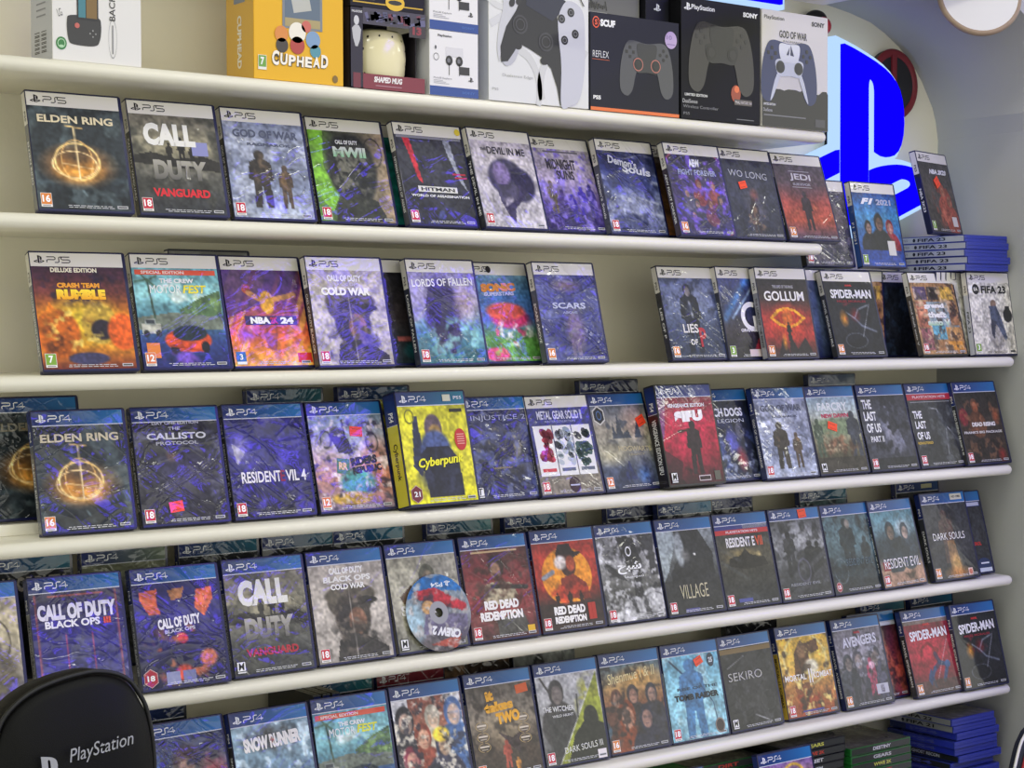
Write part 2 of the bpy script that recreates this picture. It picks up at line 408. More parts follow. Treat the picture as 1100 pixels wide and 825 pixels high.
SHELL = {k: shell_mesh('case_shell', M[k]) for k in ('blue', 'vivid', 'clear', 'black', 'green')}

def badge(kind, parent, wrap):
    mb = MB(); x, z, w, h, y = .0042, .0058, .0152, .0192, -.0009
    if kind in ('18', '16', '12', '7', '3'):
        c = {'18': 'c41f38', '16': 'dd8338', '12': 'e07a4a', '7': '7da63c', '3': '7da63c'}[kind]
        mb.rect(x, z, x + w, z + h, y, 'eeeae6'); mb.rect(x + .0006, z + .0035, x + w - .0006, z + h - .0006, y - .0002, c)
        mb.text(kind, x + w / 2, z + .0113, w * (.72 if len(kind) > 1 else .4), .0100, y - .0004, 'fff', bold=.03)
        mb.rect(x + .002, z + .001, x + w - .002, z + .0024, y - .0002, '999')
    elif kind == 'b3':
        mb.rect(x, z, x + .0155, z + .0185, y, '2f6db4'); mb.rect(x, z, x + .0155, z + .004, y - .0002, 'eee')
        mb.text('3', x + .0078, z + .011, .005, .0085, y - .0004, 'fff', bold=.02)
    elif kind in ('M', 'T'):
        mb.rect(x, z, x + w, z + .018, y, '111'); mb.rect(x + .0012, z + .0042, x + w - .0012, z + .0168, y - .0002, 'f2f2f2')
        mb.text(kind, x + w / 2, z + .0105, w * .62, .0105, y - .0004, '111', bold=.012, shear=.1)
        mb.rect(x + .001, z + .001, x + w - .001, z + .003, y - .0002, 'ddd')
    elif kind == '21' or kind == 'h18':
        c = '6e2030' if kind == '21' else 'a8283a'; cx, cz = x + .0095, z + .012
        P = lambda r: [(cx + r * math.sin(R(60 * i)), cz + r * 1.12 * math.cos(R(60 * i))) for i in range(6)]
        mb.poly2(P(.0118), y, 'caa'); mb.poly2(P(.0108), y - .0002, c)
        mb.text(kind.replace('h', ''), cx, cz, .0112, .0078, y - .0004, 'eee', bold=.03)
    elif kind == 'c15':
        mb.ell(x + .008, z + .009, .0078, .0092, y, 'c8b0b0'); mb.ell(x + .008, z + .009, .0068, .0082, y - .0002, 'a8434c'); mb.text('15', x + .008, z + .009, .008, .007, y - .0004, 'fff', bold=.03)
    return mb.build('age_rating_badge', parent, wrap=wrap)
def sticker(parent, u, v, w=.0165, h=.0115, rot=8, wrap=.2, col='ff4a22'):
    mb = MB(); cx = AX0 + u * (AX1 - AX0); cz = AZ1 - v * (AZ1 - AZ0)
    n = 10; pts = []
    for (a, b) in ((-1, -1), (1, -1), (1, 1), (-1, 1)):
        pts.append((a, b))
    c, q = math.cos(R(rot)), math.sin(R(rot))
    edge = []
    for i in range(4):                                     # wavy cut edge of a pricing-gun label
        a, b = pts[i], pts[(i + 1) % 4]
        for k in range(6):
            t = k / 6; wob = .06 * math.sin(t * math.pi * 6) if i % 2 else 0
            edge.append((a[0] + (b[0] - a[0]) * t + wob, a[1] + (b[1] - a[1]) * t))
    mb.poly2([(cx + a * w / 2 * c - b * h / 2 * q, cz + a * w / 2 * q + b * h / 2 * c) for a, b in edge], -.0013, col)
    for k in (-.3, .25):
        mb.rect(cx - w * .32, cz + h * k - .0006, cx + w * .3, cz + h * k + .0006, -.0015, 'c03a1c', rot)
    return tag(mb.build('price_sticker', parent, wrap=wrap), 'orange price sticker' if col == 'ff4a22' else None)

NEARBY = {}
def case(spec, ztop, x, y, lean, yaw, plat, ops, titles=(), rate=None, wrap=.3, stick=(), label='', scale=(1, 1, 1), spine='333', marks=1, shell='blue', group=None, seed=None, z=None, simple=False, band=None, extra=None):
    th = CT * scale[1]
    zz = (ztop + th * math.sin(R(max(lean, 0)))) if z is None else z
    root = empty('game_case', (x, y, zz), (R(-lean), 0, R(yaw)))
    root.scale = scale
    tag(root, label, 'game case', group)
    o = bpy.data.objects.new('case_shell', SHELL[shell]); COL.objects.link(o); o.parent = root
    seed = seed if seed is not None else (sum(ord(c) * (i + 3) for i, c in enumerate(spec)) % 9973)
    if ops is not None:
        A = Art(NX if not simple else 40, NY if not simple else 44, seed, (AZ1 - AZ0) / (AX1 - AX0)); I = A.run(ops)
        mb = MB(); full = plat is None
        grid_add(mb, I, AX0, AX1 if not full else CW - .001, AZ0 if not full else .001, AZ1 if not full else CH - .001, -.0002)
        mb.build('cover_sheet', root, wrap=wrap)
    if plat in ('5', '4'):
        mb = MB()
        if plat == '5':
            mb.rect(AX0, AZ1, AX1, HZ1, -.0003, band or 'e6e2d8')
        else:
            n = 13; xs = np.linspace(AX0, AX1, n); A_ = lin(hx('22306c')); B_ = lin(hx(band or '2b76b6')); V = []; C = []
            for i, q in enumerate(xs):
                t = (i / (n - 1)) ** 1.3
                for zc in (AZ1, HZ1): V.append((q, -.0003, zc)); C.append(A_ * (1 - t) + B_ * t)
            mb.add(V, [(2 * i, 2 * i + 2, 2 * i + 3, 2 * i + 1) for i in range(n - 1)], np.array(C))
            mb.rect(AX0, AZ1 - .0007, AX1, AZ1 + .0006, -.0005, 'd5d8e2')
        mb.build('header_band', root, wrap=wrap)
        mb = MB(); c = '17171c' if plat == '5' else 'f0f2f6'
        mb.logo(.0058, AZ1 + .0042, .0115, -.0006, c); mb.wordmark('PS' + plat, .0238, AZ1 + .0056, .0080, -.0006, c)
        mb.build('platform_logo', root, wrap=wrap)
    if titles:
        for t in titles:
            mb = MB()
            s_, cx, cy, w, h, c = t[:6]; rot = t[6] if len(t) > 6 else 0; bd = (t[7] if len(t) > 7 else .02) + (.012 if len(t) < 8 or t[7] > 0 else 0); sh = t[8] if len(t) > 8 else 0
            W_, H_ = AX1 - AX0, AZ1 - AZ0
            if s_ == '#':  # plain panel
                mb.rect(AX0 + (cx - w / 2) * W_, AZ1 - (cy + h / 2) * H_, AX0 + (cx + w / 2) * W_, AZ1 - (cy - h / 2) * H_, -.0005, c, rot); mb.build('printed_patch', root, wrap=wrap); continue
            cc, c2 = (c.split('/') + [None])[:2]
            mb.text(s_, AX0 + cx * W_, AZ1 - cy * H_, w * W_, h * H_, -.0007, cc, rot, bd, sh, c2)
            mb.build('title_lettering', root, wrap=wrap)
    if rate: badge(rate, root, wrap)
    if marks:
        mb = MB(); rs = random.Random(seed)
        c = 'c8c8cc' if marks == 1 else '333'
        for k in range(2):
            xx = .034 + rs.random() * .01
            while xx < .10:
                ww = .003 + rs.random() * .006; mb.rect(xx, .0062 + k * .0024, xx + ww, .0062 + k * .0024 + .0009, -.0006, c); xx += ww + .0015
        ww = .015; mb.rect(.110, .0065, .110 + ww, .0105, -.0006, c); mb.rect(.1112, .0075, .110 + ww - .0012, .0095, -.0008, '555')
        mb.build('small_print', root, wrap=wrap)
    for s_ in stick: sticker(root, *s_)
    if extra: extra(root, wrap)
    # spine sheet on the left side
    mb = MB(); Y0, Y1 = .0014, CT - .0014; xs = -.0002
    def sq(z0, z1, c): mb.add([(xs, Y1, z0), (xs, Y0, z0), (xs, Y0, z1), (xs, Y1, z1)], [(0, 1, 2, 3)], lin(hx(c)))
    if plat == '5': sq(.122, HZ1, 'dedad0'); sq(.003, .122, spine)
    elif plat == '4': sq(.122, HZ1, '22306c'); sq(.1214, .122, 'd5d8e2'); sq(.003, .1214, spine)
    else: sq(.003, HZ1, spine)
    mk = len(mb.v)
    def side_text(t, zc, ln, hh, c):
        v, f, d = glyphs(t, .02)
        if len(v): mb.add([(xs - .0003, CT / 2 - (b - .5) * hh, zc - (a - .5) * ln) for a, b in v], f, lin(hx(c)))
    cdark = sum(hx(spine)) < 1.5
    if titles and plat:
        nm = ' '.join(t[0] for t in titles if t[0] != '#')[:22]
        side_text(nm, .068, min(.09, .006 * len(nm)), .0052, 'ddd' if cdark else '222')
    if plat: side_text('PS' + plat, .134, .014, .0048, '222' if plat == '5' else 'eee')
    mb.build('spine_sheet', root, wrap=wrap)
    return root
LP = 9; BP = 25; WS = 1.0; EXPO = 0.1
# ================================================================= THE PLACE
ZS = [1.853, 1.6515, 1.4405, 1.2245, 1.002, .783, .565]
YB = .2                                   # back wall of the niche
def shelf(i, x0, x1, label):
    bm = bmesh.new()
    z1 = ZS[i]; t = .0205; yf = -.021; r = t / 2
    prof = [(YB, z1)] + [(yf + r - r * math.sin(R(a)), z1 - r + r * math.cos(R(a))) for a in range(0, 181, 20)] + [(YB, z1 - t)]
    xs = [x0] + [x1 - r + r * math.sin(R(a)) for a in range(0, 91, 15)]
    rings = []
    for k, x in enumerate(xs):
        s = 1 if k == 0 else math.cos(R((k - 1) * 15)); s = max(s, .02)
        rings.append([bm.verts.new((x, y if y == YB else yf + r + (y - yf - r) * s, z1 - r + (z - z1 + r) * s)) for y, z in prof])
    n = len(prof)
    for a, b in zip(rings, rings[1:]):
        for j in range(n): bm.faces.new((a[j], a[(j + 1) % n], b[(j + 1) % n], b[j]))
    bm.faces.new(rings[0]); bm.faces.new(rings[-1][::-1])
    bmesh.ops.recalc_face_normals(bm, faces=bm.faces[:])
    o = bm_obj('wall_shelf', bm, M['shelf'])
    for p in o.data.polygons: p.use_smooth = len(p.vertices) == 4
    tag(o, label, 'shelf', 'cream wall shelves')
    return o
shelf(0, .30, 2.414, 'topmost cream wall shelf, short at the right, carrying controller boxes')
shelf(1, .30, 2.405, 'second cream wall shelf from the top, ending short beside the glowing sign')
shelf(2, .30, 2.965, 'third cream wall shelf from the top, with an empty stretch at its middle')
shelf(3, .30, 2.960, 'fourth cream wall shelf from the top, under the yellow slipcased game')
shelf(4, .30, 2.963, 'cream wall shelf under the row with the loose game disc')
shelf(5, .30, 2.958, 'lowest fully seen cream wall shelf, above the flat stacked cases')
shelf(6, .30, 2.960, 'bottom cream shelf carrying flat stacks of game cases, mostly out of frame')

def struct(o, name): o.name = name; o['kind'] = 'structure'; return o
# back wall, arched side wall (vault) and floor
struct(bm_obj('wall_back', box_bm(-.6, YB, 0, 3.25, YB + .1, 2.6), M['wall']), 'wall_back')
arc = [(2.992, 0), (2.993, 1.80), (2.994, 1.892), (2.987, 1.928), (2.976, 1.958), (2.959, 1.984), (2.940, 2.012), (2.917, 2.037), (2.893, 2.058), (2.867, 2.076), (2.825, 2.099), (2.78, 2.117), (2.72, 2.129), (2.66, 2.137), (2.55, 2.152), (2.4, 2.165), (2.1, 2.178), (1.6, 2.184), (-.6, 2.186)]
bm = bmesh.new(); yv = -.13; nA = len(arc)
a = [bm.verts.new((x, YB + .002, z)) for x, z in arc]; b = [bm.verts.new((x, yv, z)) for x, z in arc]
for i in range(nA - 1): bm.faces.new((a[i], a[i + 1], b[i + 1], b[i])).smooth = 2 < i
e = [bm.verts.new((3.25, yv, z) if i < 9 else (x, yv, 2.6)) for i, (x, z) in enumerate(arc)]; cn = bm.verts.new((3.25, yv, 2.6))
for i in range(nA - 1):
    if i != 8: bm.faces.new((b[i], b[i + 1], e[i + 1], e[i]))
bm.faces.new((b[8], b[9], e[9], cn)); bm.faces.new((b[8], cn, e[8]))
f2 = [bm.verts.new((3.25, YB + .002, 0)), bm.verts.new((3.25, YB + .002, 2.6)), bm.verts.new((-.6, YB + .002, 2.6))]
bm.faces.new((e[0], e[8], cn, f2[1], f2[0])); bm.faces.new((cn, e[9], e[-1], f2[2], f2[1]))
bmesh.ops.recalc_face_normals(bm, faces=bm.faces[:])
struct(bm_obj('wall_right', bm, M['side']), 'wall_right')
struct(bm_obj('floor', box_bm(-3, -7, -.05, 7, YB + .1, 0), M['floor']), 'floor')
struct(bm_obj('trim_1', box_bm(.30, .066, ZS[3], 2.955, YB, ZS[3] + .0155, .001), M['shelf']), 'trim_1')
struct(bm_obj('trim_2', box_bm(.30, .066, ZS[4], 2.955, YB, ZS[4] + .0155, .001), M['shelf']), 'trim_2')
# ceiling panel corner at the top of the frame
struct(bm_obj('trim_3', box_bm(2.20, -.55, 2.056, 2.309, -.105, 2.075, .001), M['white']), 'trim_3')

# ================================================================= GAME CASES
def F(row, name, x, y, lean, yaw, plat, ops, titles, rate, wrap, label, **k):
    return case(name, ZS[row], x, y, lean, yaw, plat, ops, titles, rate, wrap, label=label, **k)
RING = lambda cy=.5: [('g', '23292e', '30373c', '22282d'), ('b', '4c585c', 5, .55), ('l', [(.0, .75), (1, .7)], .03, '4a5a62', .5),
    ('e', .48, cy + .07, .46, .24, 'c0742c', .8, .9), ('e', .48, cy + .13, .32, .14, 'f8ac48', .8, 1), ('e', .47, cy, .16, .12, '2e2c2a', .8, .7),
    ('o', .47, cy + .03, .24, .18, .05, 'ffd78a'), ('o', .47, cy + .02, .17, .2, .04, 'f5c070', .8), ('o', .44, cy + .06, .24, .13, .04, 'ffdca0', .9),
    ('l', [(.47, cy - .3), (.48, cy + .2)], .009, 'ffe2a8', 1), ('l', [(.38, cy - .32), (.56, cy - .3)], .008, 'e8c07a', .9), ('l', [(.3, cy + .05), (.66, cy + .1)], .007, 'ffd89a', .8),
    ('b', '10181d', 9, .5, .5, .88, .3, .12), ('l', [(.5, .82), (.53, .86)], .012, '8aa0a8', .6)]
SNOW = [('g', '8790a8', 'aab0c4', '7d86a0', 'b6bccd'), ('s', 25, 16, 'd0d4e2', .5), ('b', '6d7488', 7, .55), ('e', .78, .38, .22, .14, '6a7086', .8), ('r', 0, .86, 1, 1, 'a9b2c6', .6),
    ('m', .40, .3, .60, '3a3530', 1.3), ('b', '6b5a48', 12, .5, .4, .5, .12, .2), ('m', .70, .44, .46, '54463a', 1.0), ('b', '8a6c48', 12, .5, .7, .6, .08, .12), ('o', .78, .62, .16, .14, .03, '3a3a40', .7)]
SOLD = [('g', 'b0a79c', 'b8b0a6', 'a79f96'), ('e', .5, .40, .3, .17, '46413a', .1), ('e', .52, .33, .34, .12, '5a5348', .1), ('e', .62, .40, .26, .05, '2c2a28', .1), ('e', .52, .56, .24, .26, '3a3430', .12), ('r', .34, .42, .55, .72, '2e2b2c', .8),
    ('e', .58, .6, .12, .14, '8a6450', .15), ('b', '2a2826', 8, .5, .5, .8, .5, .25), ('p', [(.25, .98), (.3, .78), (.5, .72), (.72, .78), (.95, .9), (.96, 1), (.25, 1)], '33302f'), ('b', '6a6056', 14, .52, .5, .6, .3, .45), ('l', [(.5, .2), (.52, .95)], .006, 'c0b8b0', .6)]
RUIN = [('g', '6f6a5e', '8a8470', '50504c', '303236'), ('b', '3e3e38', 5, .5), ('e', .5, .33, .5, .2, 'a09878', .8, .5), ('p', [(0, .42), (.2, .38), (.5, .44), (.8, .40), (1, .46), (1, .56), (0, .5)], '2c2a27'), ('m', .42, .28, .22, '262421'), ('m', .56, .22, .26, '201f1e'), ('m', .68, .29, .2, '262421'), ('b', '77746a', 15, .55, .5, .6, .45, .12)]
COAST = [('g', '6aa8b0', '8ec6c8', '4a7c8c', '2c3f7a', '1f2560'), ('b', 'e0ece4', 6, .58, .6, .25, .5, .15), ('p', [(.5, .42), (.75, .30), (1, .22), (1, .52), (.5, .5)], '4f6a48'), ('b', '7c9a5c', 12, .5, .8, .4, .3, .14), ('p', [(0, .5), (.4, .45), (1, .5), (1, .62), (0, .62)], '6b7468'), ('l', [(.16, .12), (.2, .5)], .012, '3c5040'), ('l', [(.02, .14), (.16, .12), (.26, .2)], .014, '44604a', .9), ('l', [(.08, .05), (.16, .13), (.27, .08)], .012, '44604a', .9),
    ('r', .04, .56, .26, .66, 'b0b0a4'), ('r', .07, .51, .2, .57, '8c9490'), ('r', .09, .525, .18, .56, '3a4048'), ('e', .08, .66, .035, .035, '2a2c30', .2), ('e', .22, .66, .035, .035, '2a2c30', .2), ('e', .55, .73, .27, .12, 'e0532c', .1), ('e', .58, .66, .2, .08, '22303a', .12), ('e', .38, .82, .05, .05, '1c1c22', .15), ('e', .74, .8, .05, .06, '1c1c22', .15), ('l', [(.33, .78), (.7, .84)], .012, 'b03a20', .9), ('b', '8a5ad8', 6, .6, .5, .92, .5, .1)]
GANG = [('g', '24262a', '2e2d2c', '1e1f22')]
SPID = [('g', '1c1e24', '23252c', '191a20'), ('e', .28, .5, .1, .13, 'e8962c', .8, .9), ('e', .52, .45, .12, .12, '6e1c24', .8), ('l', [(.35, .42), (.5, .5), (.6, .38), (.82, .32)], .012, '98a0aa', .7), ('l', [(.5, .5), (.62, .6), (.9, .68)], .016, '8890a0', .7), ('o', .45, .8, .22, .1, .05, '7c8490', .5), ('l', [(.86, .3), (.6, .75)], .005, 'c8ccd4', .7), ('b', '8a2430', 9, .62, .5, .42, .3, .2)]
FIG2 = [('g', '38444a', '55666a', '2c363c')]

# ---- row on the second shelf (white-banded cases)
F(1, 'er5', .9268, -.0073, 16.5, -1.8, '5', RING(), [('ELDEN RING', .5, .12, .82, .075, 'e0d2b0')], '16', .25, 'white-topped game case with a golden ring of light on dark teal, leftmost on its shelf', spine='6b6c70', shell='blue')
F(1, 'vg5', 1.0724, -.0056, 16.7, -1.5, '5', RUIN, [('CALL', .44, .20, .60, .23, 'e6e4df', 0, .05), ('DUTY', .52, .56, .62, .2, 'a8a49a/5e5c58', 0, .05), ('VANGUARD', .5, .79, .66, .085, 'd82c38', 0, .035), ('#', .78, .33, .19, .14, '8a8cc0')], '18', .3, 'white-topped game case with big pale block letters and a lilac tag over grey ruins')
F(1, 'gow5', 1.2193, .0015, 15.9, -1.1, '5', SNOW, [('GOD OF WAR', .52, .12, .82, .085, '5c6278', 0, .03), ('RAGNAROK', .55, .23, .55, .03, '4c5268')], '18', .6, 'white-topped game case with two figures walking in snow')
F(1, 'mw2', 1.3712, .0168, 17.6, -1.2, '5', [('h', '6a9a3c', '3c4034', '5a564a', 'a08c70'), ('p', [(0, 0), (.2, 0), (.14, .4), (.3, .7), (.18, .9), (0, .7)], '7db83a'), ('e', .52, .42, .33, .4, '2a2c2a', .15), ('e', .38, .4, .1, .09, '141514', .2), ('e', .66, .4, .1, .09, '141514', .2), ('p', [(.2, 1), (.26, .78), (.5, .68), (.8, .76), (.92, 1)], '33352f'), ('b', '7c7a6c', 11, .52, .5, .45, .35, .4), ('o', .84, .22, .12, .16, .05, '1d1e1c', .9)],
  [('CALL OF DUTY', .5, .12, .3, .045, 'e8e8e4', 0, .03), ('MWII', .52, .23, .44, .115, 'd8d8d4/8fc89a', 0, .04)], '18', .45, 'white-topped game case with a bright green left edge and a dark masked head')
F(1, 'behind_hit', 1.4560, .037, 18.5, 0, '5', [('h', '2a8a80', '1d6a64')], [], None, .2, 'white-topped game case showing only a teal sliver, tucked between the green-edged and black covers', simple=True, marks=0, spine='7a2430')
F(1, 'hit', 1.5143, -.0042, 17.1, 2.0, '5', [('g', '3a3b42', '32333a', '2b2c34'), ('p', [(.1, .02), (.2, .02), (.24, .2), (.3, .55), (.24, .5), (.16, .2)], 'b8303c'), ('p', [(.7, .03), (.8, .03), (.84, .3), (.96, .62), (.86, .5), (.76, .25)], '9a9eac'), ('e', .5, .5, .2, .4, '40414a', .8), ('b', '4a5090', 8, .56, .5, .92, .5, .14)],
  [('#', .5, .605, .58, .065, 'dcdad6'), ('HITMAN', .5, .605, .5, .04, '33333a', 0, .02), ('WORLD OF ASSASSINATION', .52, .68, .86, .028, 'e8e8ea'), ('#', .5, .018, .96, .028, '8a8a92'), ('#', .82, .018, .25, .022, 'e6e6e6'), ('#', .86, .42, .2, .02, 'b02c38'), ('#', .88, .46, .18, .02, 'b02c38')], '18', .35, 'white-topped black game case with thin red and silver streaks and a yellow dot sticker', spine='45464c')
F(1, 'dev', 1.6519, -.0117, 17.5, 4.6, '5', [('g', 'bcb4ba', 'b4aeb8', 'bfbac0'), ('e', .5, .42, .3, .22, '3a3654', .15), ('e', .72, .5, .22, .2, '34314e', .2), ('e', .42, .38, .14, .14, '7a6a9a', .3), ('p', [(.3, .5), (.7, .5), (.8, .6), (.55, .78), (.5, .95), (.42, .88), (.32, .7)], '3f3a58'), ('b', 'c8c0cc', 8, .55, .55, .8, .3, .18)],
  [('THE', .2, .1, .1, .03, '55525c'), ('DEVIL IN ME', .57, .11, .62, .085, '34323c', 0, .01)], '18', .4, 'white-topped pale game case with a dark-haired bust fading out, leaning forward of its row', spine='2a2b30')
F(1, 'mid', 1.7971, .0141, 19.7, 2.8, '5', [('g', 'b6aeb4', 'b0a2bc', '5c4c8c', '2e2460'), ('m', .2, .4, .4, '5c5240'), ('m', .36, .5, .4, '4a3a7c'), ('m', .52, .55, .35, '3c2c9c'), ('m', .7, .45, .4, '4434a4'), ('m', .86, .42, .4, '3a3078'), ('b', '8a78d8', 12, .55), ('b', '241c50', 9, .55, .5, .9, .6, .2)],
  [('MIDNIGHT', .46, .19, .5, .13, '3a3640', 0, .02), ('SUNS', .5, .32, .3, .11, '3a3640', 0, .02), ('#', .5, .035, .6, .02, '6c6874')], None, .7, 'white-topped game case with a crowd of violet figures under spiky dark lettering')
F(1, 'dem', 1.925, .0073, 15.9, 2.6, '5', [('g', '1c2246', '4a548c', '8a90b0', '5c6288'), ('s', 12, 14, 'c4c8dc', .6), ('e', .4, .3, .5, .25, '262c6c', .8), ('b', '30365c', 5, .5)], [('Demon’s', .42, .13, .5, .1, 'd0d2dc', -8), ('Souls', .65, .22, .5, .1, 'd8dae4', -6)], '18', .9, 'white-topped game case in crinkled film with pale blue streaks, right of the violet crowd cover', spine='4a4c58')
F(1, 'behind_aew', 2.0480, .032, 17.5, 0, '5', [('g', '4a3a2a', '8a5a30')], [], None, .2, 'white-topped game case peeking out behind the wrestlers cover, only its brown side seen', simple=True, marks=0, spine='8a5a30')
F(1, 'aew', 2.0545, -.0217, 17.2, 1.0, '5', [('g', '2a2a3c', '3c3456', '4a3e70', '2e2e58'), ('o', .5, .5, .7, .62, .02, 'd84878', .6)] + [('f', x, t, .22, c, 'a8806c') for x, t, c in ((.25, .42, '54506c'), (.5, .3, '7a3440'), (.75, .32, '8a4a44'), (.4, .55, '3c3c50'), (.65, .55, '6a3c50'), (.85, .5, '44405c'), (.3, .7, '403a60'))] + [('b', '7a5ad0', 10, .57)],
  [('AEW', .5, .1, .2, .1, 'e0e0ea', 0, .05), ('FIGHT FOREVER', .52, .22, .7, .07, '9aa0c0', 0, .02)], '16', .7, 'white-topped game case with a crowd of wrestlers in purple light', spine='3a3038')
F(1, 'wol', 2.1925, -.0080, 16.1, 1.5, '5', [('g', '2e3142', '383b4c', '2c2f3e'), ('e', .55, .6, .25, .35, '5a5864', .8), ('m', .5, .5, .45, '3a3138'), ('e', .55, .45, .1, .1, 'a8584c', .8, .7), ('b', '8a6c58', 10, .57, .55, .75, .25, .2)], [('WO LONG', .5, .19, .75, .085, 'b4b6c4', -3, 0)], None, .4, 'white-topped slate game case with an orange sticker, left of the red dusk cover', stick=((.36, .33, .019, .0135, 12),))
F(1, 'jedi', 2.3290, -.0105, 18.7, .5, '5', [('g', '4c4450', '5c4a54', 'a04a44', 'b0503c', '4c3e54'), ('b', 'd87850', 6, .55, .6, .65, .5, .15), ('m', .5, .36, .52, '33282f'), ('e', .5, .35, .45, .2, '443c4a', .8, .5)], [('#', .5, .09, .42, .008, 'b4b0b8'), ('JEDI', .5, .175, .42, .105, 'cfcad2', -2, .01), ('SURVIVOR', .5, .265, .36, .035, 'a8a4b0'), ('#', .5, .305, .4, .008, 'b4b0b8')], '16', .35, 'white-topped game case with a lone dark figure at red dusk, overhanging the shelf end')

# ---- upper cases beside the sign
T2 = ZS[2] + .1702
case('top12', T2 - .0005, 2.4500, .0620, 12, 0, '5', [('g', '3c3a48', '343348', '26263c'), ('b', '6c6470', 8, .5), ('s', 40, 20, '54526c', .5), ('e', .75, .4, .3, .25, '6a5c60', .8)], [('SEKAI', .55, .12, .4, .05, '8a8898')][:0], '18', .5, stick=((.62, .4, .02, .015, -4),), label='white-topped dark game case with an orange sticker, standing half behind the dusk cover', z=T2 + .0034)
case('f121', T2, 2.5880, .0480, 12, 2, '5', [('g', '284a8c', '3f86b4', '2f5c9c', '23408c'), ('l', [(.3, .1), (.3, .7)], .05, '58a0c8', .5), ('l', [(.7, .1), (.7, .6)], .04, '58a0c8', .5), ('f', .26, .38, .34, '23262e', 'c49a84'), ('f', .76, .36, .36, '8c2e38', 'b8907c'), ('f', .52, .28, .44, '1e2228', '8a6450'), ('r', 0, .78, 1, 1, '26489a', .9)],
  [('F1', .32, .115, .3, .085, 'f0f0f4', 0, .05, .3), ('2021', .7, .12, .34, .08, 'b4b8d0', 0, .03), ('#', .74, .75, .17, .2, 'd8d6cc')], '7', .15, label='white-topped blue game case with three racing drivers, standing in front of the glowing sign', spine='284a8c', z=T2 + .0034)
nb = case('nhl', 0, 2.796, .0500, 14, 13, '5', [('g', '3c3a38', '46403c', '34302e'), ('b', '8a3c2c', 9, .48, .6, .6, .4, .45), ('f', .62, .3, .35, '9c4634', '9a6a50'), ('f', .78, .42, .4, '8c3c30', '9a6a50'), ('b', 'b06048', 12, .52, .65, .75, .3, .25)],
  [('NBA 2K23', .6, .13, .58, .07, 'e4e4e6', 0, .05, .3), ('#', .84, .84, .16, .14, 'cfcac4')], '7', .25, stick=((.5, .28, .022, .02, 30),), label='white-topped dark game case with red and orange shapes, leaning on top of the flat stack', spine='23263c', z=ZS[2] + .1702 + 5 * .0143 + .0142 * math.sin(R(14)) + .0003)
# five cases upright with spines out, then five lying flat across them
def spinecase(i, x, label, group):
    r = case('sp%d' % i, 0, x, .045, 0, 90, '5', None, [('FIFA 23', .5, .5, .5, .1, '222')], None, .2, label=label, spine='c9ccd8', z=ZS[2] + .0001, marks=0, group=group)
    for ch in list(r.children):
        if ch.name.startswith(('title_lettering', 'header_band', 'platform_logo')): bpy.data.objects.remove(ch)
    return r
for i in range(5): spinecase(i, 2.812 + i * .0152, 'pale-spined case upright under the flat stack, one of five with spines out', 'five cases upright under the flat stack')
def flat(nm, x, y, z, yaw, spine, txt, tc, label, shell='vivid', group=None, ops=(('g', 'd8d6cc', 'c8c6c0'),), plat='5', th=1., ln=.07):
    """case lying on its back: cover up, spine on its left (yaw 0) or towards the viewer (yaw 90)"""
    r = empty('game_case', (x, y, z + CT * th), (R(-90), 0, R(yaw))); r.scale = (1, th, 1); tag(r, label, 'game case', group)
    o = bpy.data.objects.new('case_shell', SHELL[shell]); COL.objects.link(o); o.parent = r
    A = Art(24, 28, int(abs(x * 977 + z * 7919)) % 9999, 1.1); mb = MB(); grid_add(mb, A.run(list(ops)), AX0, AX1, AZ0, HZ1, -.0002); mb.build('cover_sheet', r, wrap=.2)
    mb = MB(); xs = -.0002; Y0, Y1 = .0016, CT - .0016
    def sq(z0, z1, c): mb.add([(xs, Y1, z0), (xs, Y0, z0), (xs, Y0, z1), (xs, Y1, z1)], [(0, 1, 2, 3)], lin(hx(c)))
    sq(.003, .128, spine)
    sq(.128, HZ1, {'5': 'b9bac2', '4': '22306c', 'x': '3c4038'}[plat])
    v, f, d = glyphs(txt, .03); c0 = .083
    if len(v): mb.add([(xs - .0003, CT / 2 - (b - .5) * .0066, c0 - (a - .5) * ln) for a, b in v], f, lin(hx(tc)))
    if plat == '5':
        n = 14; mb.add([(xs - .0003, CT / 2 + .0036 * math.sin(2 * math.pi * k / n), .127 + .0036 * math.cos(2 * math.pi * k / n)) for k in range(n)], [tuple(range(n))], lin(hx('1c2030')))
        v, f, d = glyphs('PS5', .02)
        mb.add([(xs - .0003, CT / 2 - (b - .5) * .0045, .15 - (a - .5) * .014) for a, b in v], f, lin(hx('8a8c98')))
    mb.build('spine_sheet', r, wrap=.15); return r
offs = [(0, 0), (.002, -.003), (-.001, .002), (.001, 0), (.006, .008)]
pos5 = ['lowest of the five pale-spined cases lying flat under the leaning case', 'second from the bottom in the flat pale-spined stack by the grey wall', 'middle case of the flat pale-spined stack by the grey wall', 'fourth case up in the flat pale-spined stack by the grey wall', 'topmost flat pale-spined case, carrying the leaning dark cover']
for i, (a, b) in enumerate(offs):
    flat('fl%d' % i, 2.838 + a, .003 + b, ZS[2] + .1702 + i * .0143, 0, 'b4b6c0', 'FIFA 23', '16182a', pos5[i], group='flat stack of five pale-spined cases')

